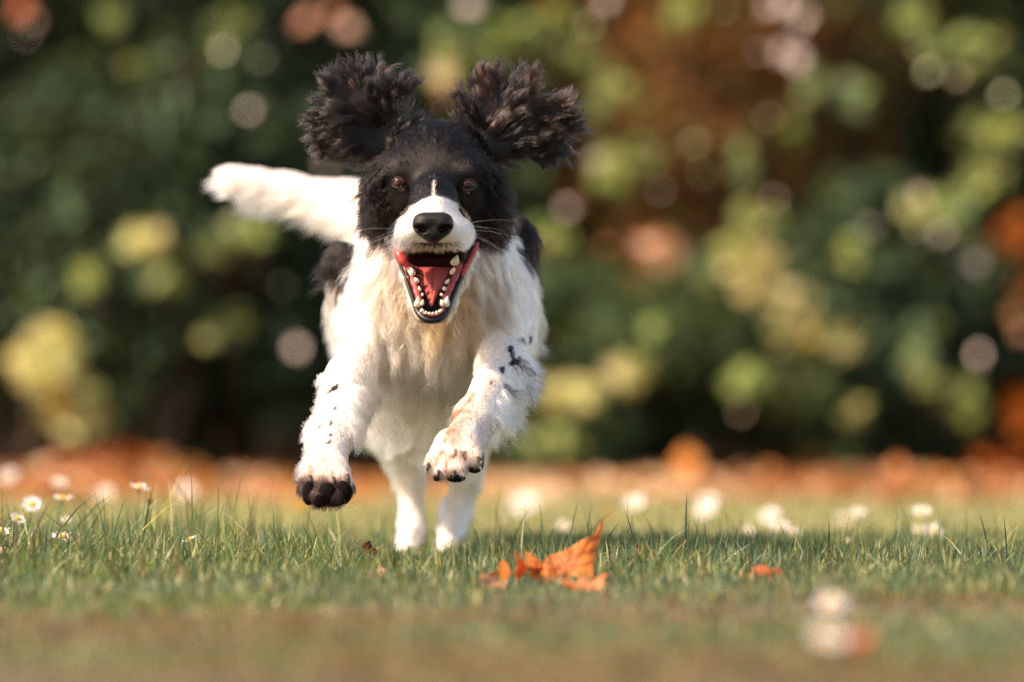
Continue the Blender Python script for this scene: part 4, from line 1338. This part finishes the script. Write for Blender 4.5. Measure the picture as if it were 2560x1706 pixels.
def build_daisies():
    D = [  # label, px, py, Y, tilt, size
        ('sharp white daisy tilted right, in front of the red leaf heap left of the dog', 348, 1219, 5.55, (.25, -.25), .011),
        ('daisy with bent petals, second from the left edge in the taller grass', 81, 1262, 5.6, (.1, -1.3), .0105),
        ('flat white daisy just above the grass tips below a blurred round daisy', 157, 1246, 5.7, (.1, -.2), .011),
        ('small half closed pinkish daisy low at the left edge', 44, 1298, 5.3, (.5, -.6), .009),
        ('crisp white daisy with its yellow centre showing, deep in the left grass', 155, 1344, 5.2, (.1, -.45), .0105),
        ('white daisy seen edge on in the grass left of the dog paw', 474, 1351, 5.15, (-.5, -.1), .010),
        ('tiny white daisy bud low in the grass below the paw', 578, 1424, 4.98, (0, -.8), .0052),
        ('daisy cut by the left edge of the picture', 4, 1330, 5.2, (.2, -.4), .010),
        ('small pink daisy bud at the left edge below the cut daisy', 8, 1378, 5.0, (.2, -.6), .0065),
        ('soft white daisy above the flat one near the left edge', 147, 1209, 6.7, (0, -.5), .011),
        ('blurred pale pink daisy touching the left edge in front of the leaves', 20, 1192, 8.3, (-.3, -1.), .014),
        ('blurred pinkish daisy between the sharp tilted one and the left edge', 263, 1235, 8.0, (-.3, -1.), .013),
        ('large blurred round daisy between the sharp tilted daisy and the dog paw', 463, 1230, 8.8, (-.3, -1.), .017),
        ('soft pinkish bud behind the left grass', 164, 1300, 5.7, (0, -.8), .006),
        ('brightest large blurred daisy right of the hind legs of the dog', 1310, 1258, 8.0, (-.3, -1.1), .021),
        ('faint blurred daisy beside the brightest one', 1262, 1278, 8.8, (0, -.7), .008),
        ('blurred white daisy above right of the orange maple leaf', 1585, 1258, 7.2, (-.3, -1.), .014),
        ('upper blurred daisy of a pair between leaf and right edge', 1767, 1254, 8.0, (-.3, -1.), .015),
        ('lower blurred daisy of a pair between leaf and right edge', 1764, 1276, 7.3, (-.3, -1.), .015),
        ('round blurred daisy just above a sharper one, right of the pair', 1925, 1290, 7.0, (-.3, -1.), .013),
        ('soft white daisy in the grass tips right of the pair', 1948, 1318, 6.3, (0, -.6), .012),
        ('pale pink daisy half hidden by blades left of the soft white one', 1868, 1330, 6.2, (.1, -.7), .009),
        ('small pinkish daisy half hidden by blades right of the soft white one', 1983, 1330, 6.0, (.1, -.7), .008),
        ('small round pale daisy standing alone against the far lawn at right', 2145, 1281, 6.5, (.1, -.9), .009),
        ('little white daisy low in the dark grass at right', 2115, 1356, 5.7, (0, -.8), .008),
        ('flat bright white daisy standing highest at right', 2303, 1280, 6.2, (0, -.45), .012),
        ('white daisy below the highest right one', 2335, 1331, 6.1, (.2, -.9), .0125),
        ('pale daisy left of and touching the one below the highest right daisy', 2296, 1331, 6.4, (0, -.8), .009),
        ('very blurred pale daisy at the lower right, the upper of two near the camera', 2075, 1511, 3.55, (.1, -.5), .011),
        ('very blurred pink daisy at the lower right, nearest the camera', 2070, 1594, 3.1, (.1, -.5), .012),
        ('faint wide blurred daisy low behind the right grass', 2110, 1330, 8.0, (0, -.9), .012),
        ('pinkish daisy in the grass between the leaf tip and the hind legs', 1408, 1318, 6.6, (0, -.7), .009),
    ]
    for q in D: daisy(*q[:4], tilt=q[4], size=q[5])
    yellow_flower('yellow dandelion blurred behind the tip of the maple leaf', 1517, 1290, 7.6, .012)
    yellow_flower('yellow dandelion under the raised left paw', 752, 1275, 7.2, .012)


def sheet(poly, Yf, step=6):
    """a bent leaf sheet: an outline cut out of a fine grid, with its own folds in depth"""
    poly = np.array(poly, float)
    x0, y0 = poly.min(0); x1, y1 = poly.max(0)
    nx, ny = int((x1 - x0) / step) + 2, int((y1 - y0) / step) + 2
    gx = np.linspace(x0, x1, nx); gy = np.linspace(y0, y1, ny)
    def inside(p):
        c = np.zeros(len(p), bool)
        j = len(poly) - 1
        for i in range(len(poly)):
            a, b = poly[i], poly[j]
            m = ((a[1] > p[:, 1]) != (b[1] > p[:, 1])) & (p[:, 0] < (b[0] - a[0]) * (p[:, 1] - a[1]) / (b[1] - a[1] + 1e-12) + a[0])
            c ^= m
            j = i
        return c
    X, Yy = np.meshgrid(gx, gy, indexing='ij')
    pts = np.stack([X, Yy], -1).reshape(-1, 2)
    ins = inside(pts)
    # snap outside grid points next to the leaf onto the outline
    idx = np.arange(nx * ny).reshape(nx, ny)
    quads = np.stack([idx[:-1, :-1], idx[1:, :-1], idx[1:, 1:], idx[:-1, 1:]], -1).reshape(-1, 4)
    quads = quads[ins[quads].sum(1) >= 2]
    used = np.unique(quads)
    for i in used:
        if not ins[i]:
            p = pts[i]
            best = None
            for k in range(len(poly)):
                a, b = poly[k], poly[(k + 1) % len(poly)]
                t = np.clip(((p - a) @ (b - a)) / ((b - a) @ (b - a) + 1e-9), 0, 1)
                c = a + t * (b - a)
                d = ((p - c) ** 2).sum()
                if best is None or d < best[0]: best = (d, c)
            pts[i] = best[1]
    rem = -np.ones(nx * ny, int); rem[used] = np.arange(len(used))
    return pts[used], rem[quads]


def build_leaves():
    def cr(q): return [(1180 + x / 5.6, 1260 + y / 5.6) for x, y in q]
    main = cr([(1800, 190), (1835, 320), (1790, 500), (1750, 620), (1720, 760), (1700, 850), (1690, 980), (1725, 1080), (1705, 1230), (1640, 1150), (1580, 1260), (1500, 1150), (1480, 1030), (1400, 1000), (1320, 1100), (1260, 1200), (1160, 1260), (1050, 1300), (980, 1200), (950, 1320), (870, 1300), (820, 1100), (785, 900), (860, 880), (965, 910), (1060, 730), (1180, 700), (1330, 640), (1540, 510), (1700, 440), (1770, 330)])
    la = cr([(735, 640), (800, 690), (900, 760), (1010, 850), (965, 910), (860, 885), (785, 880), (770, 780), (760, 700)])
    lb = cr([(565, 650), (640, 690), (740, 830), (775, 900), (720, 1000), (640, 1120), (600, 1090), (600, 950), (640, 850), (620, 740)])
    lc = cr([(390, 810), (440, 790), (490, 830), (535, 940), (560, 980), (500, 1040), (430, 1120), (410, 1190), (390, 1050), (380, 900)])
    ld = cr([(200, 1020), (300, 950), (390, 925), (400, 1050), (320, 1065)])
    root = None
    Vs, Qs, Cs, n0 = [], [], [], 0
    hub = np.array([1180 + 1250 / 5.6, 1260 + 1180 / 5.6])
    vein_t = [np.array(cr([q])[0]) for q in [(1800, 210), (1705, 1220), (1080, 740), (790, 900), (1580, 1240), (930, 1300), (1400, 620)]]
    for poly, Y0, f in ((main, 4.715, lambda p: .020 * np.sin((p[:, 0] - 1330) / 28) * .35 + (1450 - p[:, 1]) * .00018 + .010 * np.exp(-((p[:, 0] - 1345) / 14) ** 2)),
                        (la, 4.73, lambda p: (p[:, 1] - 1420) * -.0004), (lb, 4.715, lambda p: (p[:, 0] - 1300) * .0008),
                        (lc, 4.725, lambda p: (p[:, 0] - 1260) * -.0009), (ld, 4.735, lambda p: (p[:, 0] - 1240) * .0006)):
        pts, quads = sheet(poly, None, 2.4)
        q3 = np.stack([pts[:, 0], pts[:, 1], 0 * pts[:, 0]], -1)
        Y = Y0 + f(pts) + .005 * (vnoise(q3, .030, 61) - .5) + .0007 * (vnoise(q3, .12, 62) - .5)
        v = np.array([P(a, b, y) for (a, b), y in zip(pts, Y)])
        dv = np.full(len(pts), 99.0)
        for t in vein_t:
            d = t - hub
            tt = np.clip(((pts - hub) @ d) / (d @ d), 0, 1)
            dd = np.linalg.norm(pts - hub - tt[:, None] * d, axis=1)
            dv = np.minimum(dv, dd)
            for s in (.3, .5, .7):
                o = hub + d * s
                for sg in (-1, 1):
                    e2 = o + np.array([d[0] * math.cos(.8 * sg) - d[1] * math.sin(.8 * sg), d[0] * math.sin(.8 * sg) + d[1] * math.cos(.8 * sg)]) * .3
                    d2 = e2 - o
                    t2 = np.clip(((pts - o) @ d2) / (d2 @ d2), 0, 1)
                    dv = np.minimum(dv, np.linalg.norm(pts - o - t2[:, None] * d2, axis=1) + 1.2)
        vein = np.exp(-(dv / 4.6) ** 2)[:, None]
        Y = Y - .0012 * vein[:, 0]
        blot = vnoise(v, 70, 31)[:, None]
        c = np.array([.72, .27, .06]) * (.6 + .7 * blot)
        if poly is not main: c = c * np.array([.95, .75, .7])
        c = c * (1 - .9 * vein) + np.array([.30, .05, .008]) * .9 * vein
        Vs.append(v); Qs.append(quads + n0); Cs.append(c); n0 += len(v)
    V = np.concatenate(Vs)
    base = V.mean(0).copy(); base[2] = 0
    o = np_obj('maple_leaf', V - base, np.concatenate(Qs), M_DEADLEAF, None, np.concatenate(Cs))
    o.location = base
    md = o.modifiers.new('thickness', 'SOLIDIFY'); md.thickness = .0005
    tag(o, 'big curled orange maple leaf standing upright in the grass right of the dog', 'leaf', 'fallen leaves in the grass')
    SM = [('small orange leaf tip poking out of the grass at right', 1905, 1458, 4.74, .027, (.50, .15, .05), (.3, -1.8)),
          ('flat orange brown leaf lying right below the big maple leaf', 1465, 1500, 4.55, .028, (.6, .26, .12), (0, -.5)),
          ('pinkish curled leaf lying left below the big maple leaf', 1236, 1492, 4.60, .018, (.5, .28, .17), (.3, -.9)),
          ('dark brown curled leaf in the grass under the dog', 927, 1374, 5.15, .013, (.12, .035, .012), (.4, -.8)),
          ('tiny brown leaf scrap low in the grass below the dog', 722, 1445, 4.92, .009, (.14, .06, .02), (.8, -.8)),
          ('pale pink leaf scrap in the grass left of the maple leaf', 955, 1470, 4.82, .017, (.6, .36, .26), (.1, -.5)),
          ('small reddish bud floating on a grass tip near the tilted daisy', 373, 1252, 5.5, .005, (.3, .08, .03), (.4, -.8)),
          ('orange leaf beside the nearest pink daisy at lower right', 2140, 1600, 3.15, .014, (.6, .2, .09), (.2, -.7)),
          ('tiny orange scrap between the right daisies and the dark grass', 2262, 1391, 5.4, .007, (.6, .2, .08), (.2, -.7)),
          ('pale tan curled leaf scrap in the dark grass at far right', 2420, 1438, 5.0, .013, (.5, .32, .2), (.5, -.7)),
          ('pink leaf scrap right of the maple leaf tip', 1520, 1364, 5.6, .010, (.55, .28, .2), (.2, -.9))]
    for i, (lab, px, py, Y, s, rgb, tl) in enumerate(SM):
        c = P(px, py, Y); c[2] = max(c[2], .006)
        rg = np.random.default_rng(40 + i)
        nrm = unit(np.array([tl[0], tl[1], 1.0])); a = unit(np.cross(nrm, [0, 1, .02])); b = np.cross(nrm, a)
        g = Geo()
        k = 20; V = [np.zeros(3)]; 
        for j in range(k):
            w = 2 * math.pi * j / k
            rr = s * (.62 + .38 * abs(math.cos(2.5 * w)) ** 1.5) * rg.uniform(.85, 1.1)
            V.append(a * math.cos(w) * rr * .5 + b * math.sin(w) * rr * .5)
        V2 = []
        for j in range(k):
            V2.append(V[1 + j] * 1.45 + nrm * s * .30 * math.sin(2 * math.pi * j / k * 2 + i) )
        V = np.array(V + V2)
        F = [(0, 1 + j, 1 + (j + 1) % k) for j in range(k)]
        Fq = [(1 + j, 1 + k + j, 1 + k + (j + 1) % k, 1 + (j + 1) % k) for j in range(k)]
        g.add(V, F + Fq)
        o = g.obj('fallen_leaf', M_DEADLEAF, None, cols=np.array([rgb]) * rg.uniform(.8, 1.2, (len(V), 1)))
        o.location = c
        md = o.modifiers.new('thickness', 'SOLIDIFY'); md.thickness = .0005
        tag(o, lab, 'leaf', 'fallen leaves in the grass')


import time as _t
for fn_ in (build_lawn, build_background, build_grass, build_dog, build_daisies, build_leaves):
    t0_ = _t.time(); fn_(); print('TIME', fn_.__name__, round(_t.time() - t0_, 1))
